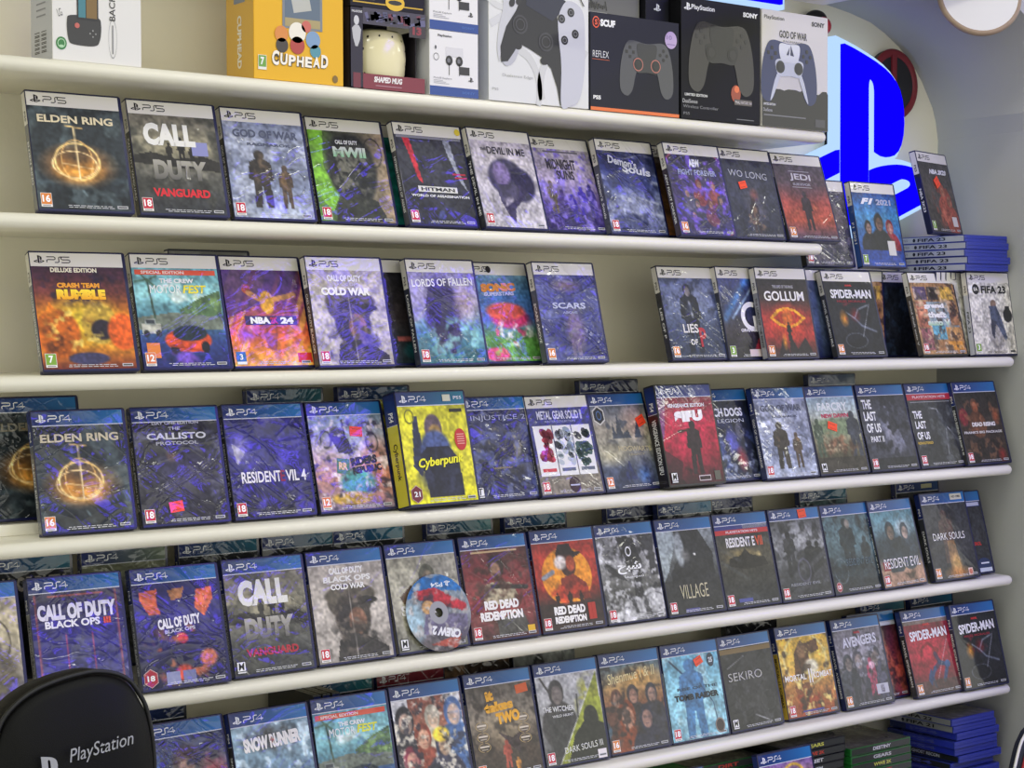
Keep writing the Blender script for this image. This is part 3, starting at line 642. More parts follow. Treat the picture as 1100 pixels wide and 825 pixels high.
# ---- third shelf
F(2, 'crash', .9315, -.0055, 18.7, -3.0, '5', [('g', '3a2038', '6a3230', 'd8821c', 'e89a24', '6a2a20'), ('e', .5, .52, .45, .3, 'f4d83c', .8), ('e', .2, .66, .24, .24, 'c8641c', .15), ('p', [(.08, .5), (.14, .34), (.24, .5)], 'd87820'), ('e', .66, .56, .2, .2, 'c4a03c', .15), ('e', .68, .62, .12, .1, '2c2434', .2), ('e', .9, .64, .16, .18, 'd85c20', .2), ('b', '241a38', 9, .5, .5, .2, .6, .22), ('b', '5a2c18', 9, .54, .4, .72, .5, .25), ('e', .5, .9, .22, .06, '3c3a5c', .2), ('b', 'ffe070', 12, .58, .5, .6, .5, .3)],
  [('DELUXE EDITION', .45, .035, .5, .045, 'f0e8d0', 0, .03), ('CRASH TEAM', .48, .185, .46, .05, 'f0a030', 0, .05), ('RUMBLE', .5, .275, .53, .1, 'ffe23c/f4a41c', 0, .07)], '7', .35, 'white-topped orange and yellow game case, leftmost on its shelf', spine='77787c', shell='blue')
F(2, 'mot5', 1.0781, .0015, 17.2, -2.4, '5', COAST, [('#', .5, .045, .94, .05, 'e0563c'), ('SPECIAL EDITION', .35, .045, .5, .03, 'f8e0d8'), ('THE CREW', .5, .13, .4, .045, 'f4f4f4', 0, .03), ('MOTOR', .36, .215, .36, .085, 'f2f2f2', 0, .0), ('FEST', .7, .215, .28, .085, 'f0e040', 0, .02, .2), ('#', .135, .83, .15, .15, 'e8843c')], '12', .5, 'white-topped game case with an orange sports car by the sea')
F(2, 'nba', 1.2199, .0047, 17.2, .2, '5', [('g', '5a3474', '7a3a70', 'c8583c', 'f0a83c'), ('s', -62, 10, 'f0703c', .7), ('s', -62, 16, 'f8c850', .5), ('p', [(0, 0), (1, 0), (1, .18), (0, .5)], '4a3070', .75), ('e', .28, .2, .055, .05, 'a84a2c', .15), ('l', [(.3, .24), (.42, .3), (.55, .32), (.88, .26)], .03, 'b8804c'), ('e', .52, .34, .09, .12, 'd89c34', .2), ('p', [(.42, .66), (.6, .66), (.55, .85), (.45, .82)], '9a4c5c'), ('e', .2, .68, .14, .1, 'a050d0', .8)],
  [('#', .54, .53, .66, .095, '403260'), ('NBA', .4, .53, .25, .07, 'f4f4f8', 0, .05), ('2K', .575, .53, .1, .07, 'c02c50', 0, .04), ('24', .74, .53, .17, .07, 'f4f4f8', 0, .05), ('#', .9, .92, .18, .1, 'd83028')], 'b3', .45, 'white-topped purple and orange game case with a leaping player holding a ball')
F(2, 'cw5', 1.3487, -.0125, 14.8, .1, '5', SOLD, [('CALL OF DUTY', .48, .085, .46, .07, 'eceae6', 0, .04), ('BLACK OPS', .48, .15, .38, .035, 'c0b8cc', 0, .02), ('COLD WAR', .48, .225, .66, .085, 'f0eeea', 0, .05)], '18', .4, 'white-topped beige game case with a goggled soldier head, on the third shelf', spine='4a4640')
F(2, 'behind_lords', 1.4500, .020, 15, 2, '5', [('g', '26262a', '2c2628', '1e2a30'), ('e', .75, .86, .2, .12, '1f7a80', .6), ('r', .5, .72, 1, .76, '8a4a48')], [], None, .3, 'white-topped black game case with a low teal glow, half hidden beside the ghostly lilac cover', marks=0, simple=True)
F(2, 'lords', 1.5307, -.0064, 14.3, 2.4, '5', [('g', '8c84b8', 'b0a8cc', '4a7c94', '2c6470'), ('e', .45, .45, .28, .4, '3c3464', .3), ('m', .42, .2, .7, '2e2a50', 1.4), ('b', '8ac4c4', 7, .55, .6, .75, .5, .3), ('p', [(0, 0), (.3, .1), (.15, .5), (0, .55)], '9c94c4', .7), ('e', .8, .35, .2, .25, 'b8a0a8', .8)], [('LORDS OF FALLEN', .5, .11, .92, .085, 'f0eef6', 2, .01)], '18', .8, 'white-topped lilac and teal game case with a ghostly armoured figure', spine='2c3040')
F(2, 'sonic', 1.6600, .0175, 17, 2.0, '5', [('g', '6a90a8', '4a78b4', '4c68b0', '5c9448', '4c8a3c'), ('e', .6, .5, .3, .12, 'c83c70', .3), ('e', .55, .42, .3, .1, 'd85848', .3), ('b', 'f0e8e8', 9, .55, .5, .7, .6, .2), ('b', 'c84870', 8, .58, .5, .6, .5, .35), ('e', .3, .92, .2, .08, 'e05080', .3), ('b', '7cc04c', 7, .55, .7, .9, .6, .15)],
  [('SONIC', .5, .145, .55, .1, 'e8902c', 2, .07), ('SUPERSTARS', .5, .22, .48, .045, 'c8ccf0', 2, .04)], None, .75, 'white-topped bright green and blue game case with a black dot on its band')
F(2, 'scars', 1.7764, -.0067, 14.2, 1.9, '5', [('g', '3a3c78', '44487c', '363a74', '2a2c60'), ('e', .55, .65, .2, .3, 'a07c90', .8, .8), ('m', .52, .45, .5, '6c5c80'), ('e', .5, .12, .3, .1, '7a6470', .6), ('s', 5, 10, '9ca4d0', .3)], [('SCARS', .5, .36, .55, .07, 'b8bcd8'), ('ABOVE', .5, .44, .25, .03, '9ca0c8')], '16', 1., 'white-topped indigo game case in shiny crinkled film, left of the empty stretch of shelf', spine='50525c')
F(2, 'lies', 2.0646, .0104, 15.5, .7, '5', [('g', '5a6484', '707a98', '3c4660', '2a3144'), ('e', .55, .25, .3, .2, '8c94ac', .8, .6), ('m', .48, .08, .85, '20242e', 1.1), ('e', .48, .17, .05, .06, '8c8484', .2), ('l', [(.48, .3), (.5, .48)], .02, 'b8bcc8', .8), ('b', '3a4258', 7, .55)], [('LIES', .42, .63, .28, .11, 'e0dcd8', 0, .01), ('OF', .44, .8, .13, .07, 'e0dcd8', 0, .01), ('P', .62, .74, .12, .24, 'b0283a', 0, .02)], '16', .4, 'white-topped blue-grey game case with a tall red letter, right of the empty stretch', spine='26282c')
F(2, 'gt7', 2.1966, .0077, 12.7, 4.1, '5', [('g', '38427c', '2c3458', '2a2430', '1e1c24'), ('l', [(.05, .5), (.6, .0)], .06, '5090d0', .7), ('l', [(.2, .5), (.8, .02)], .02, 'b0d0f0', .8), ('p', [(.5, .95), (.9, .5), (1, .5), (1, .9)], '8c2838'), ('e', .8, .15, .2, .1, '4a2830', .6), ('n', 6, .3)],
  [('GRAN TURISMO', .62, .655, .6, .04, 'e0dce4', 0, .03), ('#', .68, .94, .5, .09, 'dcc8c8'), ('#', .66, .54, .1, .13, 'ece8ee')], '3', .4, 'white-topped game case with a thick white ring emblem, partly behind the fiery eye cover', spine='3a3c48', extra=lambda root, w: (lambda mb: (mb.ring(.078, .078, .030, .027, .34, -.0006, 'ece8ee', 30, 70, 290), mb.rect(.078, .0515, .098, .0600, -.0006, 'ece8ee'), mb.build('ring_emblem', root, wrap=w)))(MB()))
F(2, 'goll', 2.2794, -.0048, 12.7, .8, '5', [('g', '26242a', '33272a', 'a8302c', '9c2c28', '2c2024'), ('e', .5, .55, .4, .28, 'd84428', .8), ('p', [(.15, .5), (.32, .39), (.5, .36), (.68, .39), (.88, .5), (.68, .6), (.5, .63), (.32, .6)], 'f0a028'), ('p', [(.22, .5), (.36, .42), (.5, .395), (.66, .42), (.8, .5), (.66, .57), (.5, .6), (.36, .57)], 'b83420'), ('e', .5, .5, .1, .12, 'e87028', .3), ('p', [(.2, 1), (.35, .75), (.45, .95), (.5, .7), (.62, .9), (.8, .74), (.95, 1)], '241c22'), ('e', .38, .8, .06, .12, 'f0982c', .7), ('m', .5, .55, .25, '1c181c')],
  [('THE LORD OF THE RINGS', .5, .1, .42, .04, 'b4b2b4'), ('GOLLUM', .5, .22, .8, .125, 'f0ecea', 0, .01)], '16', .15, 'white-topped game case with an orange eye-shaped glow on red, taller than its neighbours', spine='8a8a90')
F(2, 'behind_sm5', 2.378, .034, 12, 2, '5', [('g', '3c4868', '5a6888', '2a3450')], [], None, .4, 'white-topped blue-grey game case, only a strip seen right of the fiery eye cover', marks=0, simple=True)
F(2, 'sm5', 2.4757, .0079, 16.5, -1.5, '5', SPID, [('MARVEL', .5, .055, .14, .025, 'c83a3a', 0, .05), ('SPIDER-MAN', .52, .17, .84, .12, 'eceaec', 0, .02), ('MILES MORALES', .5, .27, .6, .03, '8c2c38')], '16', .25, 'white-topped black game case with a glowing amber hand, on the third shelf')
GTAO = [('g', '3a2c24', '4a3828'), ('r', .0, .0, 1, 1, 'a07850')] + [('r', a, b_, c_, d_, e) for a, b_, c_, d_, e in ((.05, .05, .34, .24, '5a4868'), (.36, .05, .60, .24, '4c4440'), (.62, .05, .95, .24, 'c8a048'), (.05, .26, .28, .62, 'a8604c'), (.3, .26, .95, .62, '8a9aa0'), (.78, .26, .95, .6, '9a6c4c'), (.05, .64, .3, .95, '8c5058'), (.32, .60, .62, .8, '5c9cb0'), (.64, .62, .95, .8, 'c09058'), (.32, .82, .6, .95, 'a07048'), (.62, .82, .95, .95, 'c88a3c'))] + [('e', .17, .4, .08, .1, 'd08c6c', .3), ('e', .48, .16, .07, .08, '2c2420', .3), ('e', .85, .4, .06, .1, '5a3c30', .3), ('b', '3c3030', 12, .56), ('b', 'c8b090', 14, .6)]
F(2, 'gta_b', 2.560, .080, 4, 0, '5', GTAO[:8] + [('b', '3c3030', 12, .52)], [], None, .2, 'white-topped game case with gold picture tiles, upright behind the black amber-hand cover', marks=0)
F(2, 'dark_b', 2.700, .094, 4, 0, '5', [('g', '20242e', '2a2e3c', '1c1e28'), ('b', '33405a', 8, .52)], [], None, .2, 'white-topped nearly black game case, upright behind the picture-tile cover', marks=0)
F(2, 'gta', 2.7157, .0063, 15.4, -.7, '5', GTAO, [('grand', .45, .33, .46, .085, 'f4f2ee', 0, .05), ('theft', .48, .45, .42, .085, 'f4f2ee', 0, .05), ('auto V', .5, .56, .52, .085, 'f4f2ee/9cc8a0', 0, .05)], '18', .2, 'white-topped game case covered in picture tiles around white lettering, front of its row', spine='54504c', shell='black')
FIFA = [('g', 'dcd8cc', 'd6d2c6', 'cfcabc'), ('e', .58, .72, .2, .22, 'a09c96', .12), ('e', .56, .3, .07, .06, '7a6456', .2), ('p', [(.45, .33), (.62, .32), (.72, .5), (.82, .78), (.76, .82), (.6, .6), (.46, .52)], '4c5468'), ('p', [(.46, .5), (.58, .55), (.5, .8), (.44, .7)], '3a3c48'), ('e', .88, .46, .11, .1, '2c2c30', .1), ('b', 'bcb6a4', 9, .55, .5, .9, .6, .15)]
F(2, 'fifa_b', 2.8150, .034, 13, 0, '5', FIFA, [('FIFA 23', .6, .1, .6, .11, '26262a')], None, .15, 'white-topped cream game case, the rearmost of three copies near the grey wall', marks=0, spine='c4c6d0', simple=True)
F(2, 'fifa_c', 2.8400, .016, 11, 0, '5', FIFA, [('FIFA 23', .6, .1, .6, .11, '26262a')], None, .15, 'white-topped cream game case, the middle of three copies near the grey wall', marks=0, spine='c4c6d0', simple=True)
def ea(root, wrap):
    mb = MB(); mb.ell(.023, .134, .0105, .0105, -.0006, '26262a'); mb.text('EA', .023, .134, .012, .007, -.0008, 'e4e0d8', 0, .03); mb.rect(.108, .075, .122, .1, -.0006, '2a2a2e'); mb.build('round_emblem', root, wrap=wrap)
F(2, 'fifa', 2.8610, -.0037, 9, -.4, '5', FIFA, [('FIFA 23', .6, .1, .6, .11, '26262a', 0, .03)], '3', .15, 'white-topped cream game case with a player chasing a ball, foremost copy at the right end', marks=2, spine='c4c6d0', extra=ea)
case('behind_mot', ZS[2], 1.185, .125, 5, 0, '5', [('g', '5a5c58', '4c4e4c')], [], None, .5, label='dark smoky game case standing far back behind the sea coast cover', band='8c8c84', shell='clear', marks=0, simple=True, z=ZS[2] + .0015, scale=(1, 1, 1.04))

# ---- fourth shelf (blue-banded cases)
F(3, 'er4', .9349, .0116, 14.3, -1.5, '4', RING(.5), [('ELDEN RING', .5, .12, .86, .08, 'cfc4a8')], '16', .8, 'blue-topped game case with a golden ring of light, front copy at the left end', spine='66686c')
F(3, 'er4b', .8960, .078, 12, 0, '4', RING(.48), [('ELDEN RING', .5, .14, .86, .08, '8a8474')], None, .9, 'blue-topped dark copy of the golden ring cover, standing behind at the left frame edge', z=ZS[3] + .0157 + CT * math.sin(R(12)), marks=0)
F(3, 'call', 1.0801, .0126, 14.8, -1.6, '4', [('g', '2a2a30', '34343c', '2a2834'), ('e', .42, .34, .08, .07, 'a87860', .7), ('b', '54546c', 7, .56), ('e', .6, .5, .4, .3, '3c3854', .8)], [('DAY ONE EDITION', .5, .015, .55, .028, 'c0c0d0'), ('THE', .48, .07, .14, .03, 'c8c8d4'), ('CALLISTO', .5, .145, .7, .065, 'd4d4de'), ('PROTOCOL', .5, .215, .5, .035, 'b4b4c0')], '18', .95, 'blue-topped near-black game case with thin wide-spaced lettering and an orange sticker low down', stick=((.4, .84, .021, .015, 6),))
F(3, 're4', 1.2225, .0112, 14.7, -.4, '4', [('g', '2a2a5c', '34327c', '2c2a60', '22222e'), ('e', .15, .3, .15, .18, '8c84c8', .8), ('p', [(.06, .25), (.22, .34), (.1, .48)], 'bcb8c8', .8), ('b', '4840a0', 6, .52)], [('RESIDENT', .38, .6, .5, .115, 'ece8f2', 0, .01), ('E', .65, .6, .06, .115, '8c2c50', 0, .01), ('VIL 4', .82, .6, .26, .115, 'ece8f2', 0, .01)], '18', 1., 'blue-topped indigo game case in heavily crinkled film with white lettering across the middle')
F(3, 'rid', 1.3632, .0101, 16.1, -.2, '4', [('g', '8aa0b8', 'a89cac', 'b88478', '7c6c84'), ('e', .85, .6, .3, .4, 'c87c68', .7), ('e', .5, .3, .25, .2, 'b8c4d0', .7), ('o', .2, .25, .07, .09, .15, '2c2c38', .95), ('o', .82, .3, .08, .1, .12, '34343e', .95), ('p', [(.25, .2), (.5, .25), (.55, .42), (.35, .4)], '3c3a4c'), ('l', [(.45, .05), (.47, .35)], .014, '33333e'), ('e', .55, .72, .24, .14, '4c9c9c', .4), ('e', .45, .88, .28, .07, 'c8a03c', .3), ('b', '3a3448', 10, .57), ('b', 'e8d8e0', 13, .6)],
  [('#', .38, .54, .17, .16, '4a7c60', -8), ('RR', .38, .54, .12, .08, 'e8c0a0', -8, .04), ('RIDERS', .67, .49, .36, .09, '20202c', 5, .06), ('REPUBLIC', .7, .58, .4, .075, '20202c', 5, .05)], '12', .6, 'blue-topped pastel game case with bicycle wheels and an orange sticker, left of the yellow slipcase', stick=((.62, .18, .022, .015, -6),))
CYB = [('g', 'd8d22c', 'd4cc34', 'dcd422'), ('p', [(.2, .1), (.26, .1), (.3, .62), (.22, .72), (.12, .62)], '2c3048'), ('e', .48, .24, .13, .15, '5c4c58', .15), ('e', .5, .3, .1, .1, 'a08048', .3), ('e', .48, .46, .22, .2, '4c5c90', .2), ('p', [(.24, .5), (.36, .42), (.66, .42), (.8, .55), (.82, .95), (.3, .95)], '1f2130'), ('b', '30344c', 9, .52, .5, .7, .4, .3), ('r', 0, .965, 1, 1, 'e8e41c')]
def cyb_box(root, wrap):
    mb = MB(); mb.ell(.112, .095, .0115, .0165, -.0006, 'c02c30')
    for k in range(5): mb.rect(.105, .088 + k * .0035, .119, .0893 + k * .0035, -.0008, 'e8a8a0')
    mb.ring(.02, .132, .009, .011, .2, -.0006, '8a8a34'); mb.rect(.098, .1365, .122, .1415, -.0006, '2c2c20'); mb.rect(.088, .153, .103, .163, -.0008, 'dcdcc0'); mb.text('PS5', .117, .158, .016, .005, -.0008, 'e8ecf0', 0, .02)
    mb.build('slipcase_marks', root, wrap=wrap)
F(3, 'cyb', 1.4990, -.0230, 13.5, 2.0, '4', CYB, [('Cyberpunk', .53, .585, .68, .12, 'f0ea2c', 4, .02, .25)], '21', .1, 'thick yellow slipcased game with a dark armed figure, blue band on top', scale=(1.0, 2.4, 1.045), spine='c8c030', band='1f7a96', extra=cyb_box, shell='blue')
F(3, 'inj', 1.6416, .0053, 15.5, 1.1, '4', [('g', '2c3050', '34385c', '262a4c', '22264c'), ('m', .3, .28, .62, '1c2038', 1.5), ('m', .68, .22, .7, '20223a', 1.5), ('e', .78, .42, .06, .06, 'a89c7c', .3), ('b', '5c6490', 9, .56), ('b', '8a8474', 12, .6, .5, .4, .5, .3)], [('INJUSTICE 2', .55, .1, .86, .07, 'b0b4cc', 0, 0), ('LEGENDARY', .5, .66, .3, .02, '9c8c60')], 'T', .85, 'blue-topped dark navy game case with two looming figures, right of the yellow slipcase')
def mgs_x(root, wrap):
    mb = MB()
    for k, (c, cc) in enumerate((('8c3040', 'c8485c'), ('b4bcc4', '8a9aa8'), ('46605c', '38504c'))):
        x0 = .006 + k * .0405; mb.rect(x0, .034, x0 + .0385, .118, -.0005, 'e4e2e2')
        rs = random.Random(k)
        for j in range(26):
            a = x0 + .005 + rs.random() * .028; b = .055 + rs.random() * .055; s = .002 + rs.random() * .005
            mb.ell(a, b, s, s * 1.5, -.0007, rs.choice([c, cc, '2c2c38', c]), 8, rs.random() * 90)
        mb.rect(x0 + .005, .041, x0 + .0335, .0465, -.0007, 'c83c48' if k == 0 else '5c6478')
    mb.ell(.072, .018, .012, .013, -.0007, '3a2430'); mb.rect(.062, .016, .082, .0185, -.0009, 'b8b8d8')
    mb.build('picture_panels', root, wrap=wrap)
F(3, 'mgs', 1.7705, -.0003, 17.2, .4, '5', [('g', '33386c', '383c74', '3a3c70', '7c7468', '8a8274'), ('r', 0, .82, 1, 1, '857c70')], [('METAL GEAR SOLID', .48, .085, .68, .1, 'd8d8e8', 0, .02), ('MASTER COLLECTION', .5, .16, .5, .025, '9ca0c8'), ('1', .86, .085, .03, .11, 'c0c0d8')], '18', .5, 'white-topped navy game case with three tall picture panels, the only white band in its row', extra=mgs_x)
F(3, 'hog_b', 1.9590, .120, 5, 0, '4', [('g', '26262c', '1c1c22')], [], None, .3, 'blue-topped black game case standing raised behind the misty castle cover', z=ZS[3] + .0168, band='20284c', spine='3a3c42', marks=0, simple=True, shell='clear')
def hogx(root, wrap):
    mb = MB(); P = lambda r: [(.017 + r * math.sin(R(60 * i)), .131 + r * 1.12 * math.cos(R(60 * i))) for i in range(6)]
    mb.poly2(P(.0155), -.0006, 'd8d4c8'); mb.poly2(P(.0128), -.0008, '1c2028'); mb.ring(.017, .131, .006, .008, .25, -.001, '4a6c9c'); mb.build('hexagon_seal', root, wrap=wrap)
F(3, 'hog', 1.9089, .0019, 17.4, 4.2, '4', [('g', '5c6470', '9c9484', '8c8878', '4c5468', '343c54'), ('e', .75, .2, .3, .25, 'c8a890', .8), ('b', '3c4450', 8, .5, .5, .3, .5, .2), ('p', [(.3, .4), (.34, .2), (.38, .35), (.45, .1), (.5, .35), (.6, .3), (.65, .4)], '3f4650'), ('p', [(.7, .4), (.8, .18), (.84, .4)], '4a5058'), ('e', .2, .6, .4, .15, 'b8b090', .8), ('p', [(.35, .9), (.5, .66), (.6, .9)], '2c345c'), ('e', .72, .85, .14, .12, '4a70a8', .8), ('b', '2a3046', 9, .55, .5, .9, .6, .2)],
  [('HOGWARTS', .66, .53, .6, .06, 'b8ac88', -2, .01), ('LEGACY', .68, .6, .3, .025, 'a09880')], '12', .25, 'blue-topped game case with a misty castle and an orange sticker at its top right', stick=((.87, .2, .021, .017, 22),), extra=hogx, spine='2a3050')
def sifx(root, wrap):
    mb = MB(); mb.rect(.070, .007, .098, .016, -.0006, 'd8c8cc'); mb.rect(.0715, .0085, .0965, .0145, -.0008, '2c1820'); mb.rect(.108, .007, .122, .022, -.0006, '5c5c50'); mb.build('publisher_badges', root, wrap=wrap)
F(3, 'sifu', 2.0350, -.0140, 13.5, 1.0, '4', [('g', '7a2434', 'b0203c', '8c1c30', '3c1820'), ('e', .5, .45, .5, .4, 'c8284c', .8, .7), ('p', [(0, 0), (.15, 0), (.05, .4), (0, .5)], '5c4884', .7), ('p', [(.0, .6), (.3, .75), (.2, 1), (0, 1)], '30161e', .7), ('l', [(.1, .2), (.45, .3)], .06, 'd84060', .5), ('l', [(.95, .2), (.6, .3)], .06, 'c83054', .5), ('m', .56, .28, .62, '2c2024', 1.1), ('l', [(.3, .4), (.5, .38)], .018, '30221e'), ('b', '241418', 8, .55, .5, .95, .6, .2)],
  [('VENGEANCE EDITION', .5, .1, .68, .045, 'f0ecec', 0, .03), ('SIFU', .52, .225, .52, .13, 'f4f0f0', 2, .08)], 'M', .15, 'thick blue-topped crimson game with a dark fighter and a slipcase tab', scale=(1.0, 2.0, 1.045), spine='1c181c', extra=sifx, shell='black', band='2c3c84', marks=0)
F(3, 'wd', 2.1610, .0200, 17, .5, '4', [('g', '1e2432', '2a3050', '3a4878', '4c5c84'), ('f', .75, .22, .5, '23283c', '6c6c7c'), ('e', .55, .55, .2, .2, '6a6ad0', .8), ('b', 'b0bcd8', 11, .55, .5, .75, .6, .3), ('e', .7, .75, .12, .18, 'b03c48', .7), ('b', '20242e', 9, .53)], [('WATCH DOGS', .45, .15, .85, .11, 'eef0f2', 0, .03), ('LEGION', .62, .26, .5, .045, 'd8dce4', 0, 0)], None, .35, 'blue-topped game case partly hidden by the crimson slipcased one, with white lettering on navy')
F(3, 'gow4', 2.2857, .0037, 15.2, -1.1, '4', SNOW, [('GOD OF WAR', .5, .12, .8, .085, '4c5268', 0, .03), ('RAGNAROK', .55, .23, .5, .03, '444a60')], '18', .25, 'blue-topped game case with two figures walking in snow, on the fourth shelf', spine='3a4060')
F(3, 'far_b', 2.5300, .120, 5, 0, '4', [('g', '2a3034', '22282c')], [], None, .3, 'blue-topped dark teal game case standing raised behind the green mountain cover', z=ZS[3] + .0168, band='2c4c64', shell='clear', marks=0, simple=True)
F(3, 'far', 2.425, .0028, 16.1, -.2, '4', [('g', '9cb4c0', 'b8c0b4', '8c8c70', '54503c', '3a3630'), ('e', .5, .4, .5, .12, '7a8a68', .4), ('m', .86, .2, .6, '3c4048', 1.2), ('m', .12, .28, .5, '4c5a48'), ('b', '9c6c50', 10, .5, .45, .6, .35, .18), ('b', '5c4434', 12, .52, .5, .68, .5, .15), ('r', 0, .8, 1, 1, '38342e', .8), ('b', 'c8b088', 14, .58, .4, .6, .4, .15)],
  [('FARCRY', .5, .13, .62, .11, 'e8ecea', 0, .02), ('NEW DAWN', .52, .25, .56, .055, 'c02c54', 0, .03)], 'M', .25, 'blue-topped game case with green mountains, pink lettering and an orange sticker', stick=((.42, .39, .024, .015, -18),))
F(3, 'tl2', 2.5624, -.0002, 16.4, -1.0, '4', [('g', '34363e', '4a4c58', '2c2e34'), ('e', .62, .45, .26, .36, '6c6e7c', .3), ('e', .55, .5, .12, .2, '8a8a94', .6), ('p', [(.35, .1), (.8, .02), (.98, .5), (.9, .9), (.75, .5), (.55, .15)], '3c3e48'), ('e', .55, .44, .05, .03, '22242a', .3), ('e', .72, .44, .05, .03, '22242a', .3), ('b', '26282e', 8, .54), ('r', 0, .85, 1, 1, '202226', .8)],
  [('THE', .15, .12, .2, .125, 'f0f0f0', 0, .02), ('LAST', .18, .28, .26, .125, 'f0f0f0', 0, .02), ('OF US', .21, .44, .3, .125, 'f0f0f0', 0, .02), ('PART II', .24, .59, .28, .08, 'e4e4e4', 0, .02)], '18', .15, 'blue-topped dark grey game case with a hooded face and stacked white lettering')
F(3, 'tl1', 2.6979, -.0053, 16.8, -.5, '4', [('g', '34363a', '2e3034', '26282c'), ('l', [(.45, .2), (.62, .22), (.7, .45)], .01, 'b8bcbc', .7), ('l', [(.7, .4), (.9, .6)], .008, 'c8cccc', .8), ('m', .66, .3, .55, '3c4044', 1.2), ('l', [(.74, .5), (.66, .95)], .01, 'a0a4a4', .7), ('b', '4c5052', 9, .57)],
  [('#', .5, .045, 1.0, .085, 'b83040'), ('PLAYSTATION HITS', .5, .045, .75, .035, 'e8c8c8', 0, .02), ('THE', .15, .29, .2, .105, 'f0f0f0', 0, .02), ('LAST', .18, .43, .24, .105, 'f0f0f0', 0, .02), ('OF US', .19, .58, .28, .105, 'f0f0f0', 0, .02), ('REMASTERED', .2, .68, .34, .035, 'c8a848', 0, .02), ('#', .5, .115, .9, .006, 'c0c0c0')], '18', .15, 'blue-topped black game case with a red strip, a rifle-bearing outline and stacked white lettering')
F(3, 'dea', 2.8264, -.015, 15.9, -.6, '4', [('g', '2c2a28', '38302c', '2a2624'), ('f', .42, .1, .35, '5c3c2c', 'a85c3c'), ('e', .12, .35, .1, .12, '8c3038', .4), ('e', .88, .35, .1, .14, 'b05c3c', .5), ('b', '8c5c44', 10, .54, .5, .35, .6, .3), ('b', '70503c', 12, .55, .5, .8, .6, .2), ('e', .85, .9, .12, .12, '8c2c28', .6)], [('DEAD RISING', .55, .46, .55, .06, 'e8e4e0', 0, .04), ('FRANK’S BIG PACKAGE', .5, .57, .9, .035, 'd8d4d0', 0, .02)], '18', .2, 'blue-topped brown game case with reaching reddish figures, last at the right of its shelf')
F(3, 'b31', 1.3090, .120, 5, 0, '4', [('g', '2a3034', '22282c')], [], None, .9, 'blue-topped game case in crinkled film, raised behind the indigo crinkled cover', z=ZS[3] + .0168, band='2c6a74', shell='clear', marks=0, simple=True)
F(3, 'b32', 1.4700, .120, 5, 0, '4', CYB[:1] + [('b', '2c3048', 6, .5)], [], None, .5, 'blue-topped yellow game case, raised behind the yellow slipcase', z=ZS[3] + .0168, band='2a5c84', marks=0, simple=True)

# ---- fifth shelf
F(4, 'cwl', .7740, -.002, 15, -1, '4', [('g', 'c0b498', 'c8bc9c', '8c8478', '5c5c6c'), ('e', .6, .5, .2, .2, '4a443c', .3), ('o', .75, .4, .15, .2, .05, '3c362c', .9), ('e', .7, .7, .25, .2, '6c6450', .3), ('b', '6c5ca8', 7, .56, .6, .8, .4, .25)], [], None, .6, 'blue-topped sand-coloured game case cut by the left edge of the frame')
F(4, 'bo3', .9215, -.004, 15, -1.2, '4', [('g', '34304c', '2c2870', '3c3a80', '4c4a88'), ('l', [(.06, .02), (.06, 1)], .008, 'e06a50', .8), ('l', [(.94, .02), (.94, 1)], .008, 'e06a50', .8), ('l', [(.36, .4), (.36, .75)], .006, 'd04c60', .8), ('l', [(.64, .4), (.64, .75)], .006, 'd04c60', .8), ('m', .5, .42, .5, '50507c', 1.2), ('l', [(.2, .04), (.8, .04)], .008, 'd86a50', .8)], [('CALL OF DUTY', .5, .185, .86, .15, 'e0dcf0', 0, .05), ('BLACK OPS', .44, .3, .6, .07, 'e8e6f4', 0, .03), ('III', .82, .3, .08, .06, 'd84c3c', 0, .04)], None, .95, 'blue-topped violet game case with thin red frame lines, right behind the black chair top', spine='8a8a90')
F(4, 'bo4', 1.0668, -.0093, 15, -1.2, '4', [('g', '26245c', '34307c', '2a2854', '1e1e38'), ('p', [(.08, .08), (.28, .06), (.26, .2), (.3, .3), (.16, .3), (.08, .16)], 'd86848'), ('p', [(.74, .1), (.92, .08), (.92, .2), (.8, .36), (.7, .26)], 'e06c4c'), ('p', [(.4, .08), (.6, .06), (.56, .16), (.44, .18)], 'c88448', .8), ('b', 'e07848', 8, .58, .5, .7, .5, .35), ('e', .52, .55, .06, .05, 'e04048', .3), ('e', .8, .76, .1, .08, 'd8785c', .4), ('e', .5, .88, .1, .08, 'c84838', .4)], [('CALL OF DUTY', .5, .39, .5, .1, 'e8e4f4', 4, .04), ('BLACK OPS', .5, .47, .36, .035, 'c4c0d8', 4), ('#', .36, .92, .16, .12, '8c90b8'), ('#', .55, .92, .15, .12, '7478a0')], 'h18', 1., 'blue-topped violet game case with orange shards in crinkled film, right of the chair top', marks=1, spine='707078')
F(4, 'vg4', 1.2119, -.0019, 14.2, -.5, '4', RUIN, [('CALL', .46, .2, .62, .26, 'e4e2dc', 0, .06), ('DUTY', .5, .56, .62, .22, 'b0aca4/5c5a58', 0, .06), ('VANGUARD', .5, .79, .66, .08, 'b02c3c', 0, .035)], 'M', .6, 'blue-topped grey game case with big pale block letters and dark red bottom line', spine='707074')
F(4, 'cw4', 1.3528, -.0002, 14.2, -.2, '4', SOLD, [('CALL OF DUTY', .5, .07, .46, .07, 'f4f2ee', 0, .045), ('BLACK OPS', .5, .155, .64, .06, 'f0eeea', 0, .03), ('COLD WAR', .5, .235, .46, .06, 'f0eeea', 0, .03)], '18', .3, 'blue-topped beige game case with a goggled soldier head, on the fifth shelf', spine='9a9284')
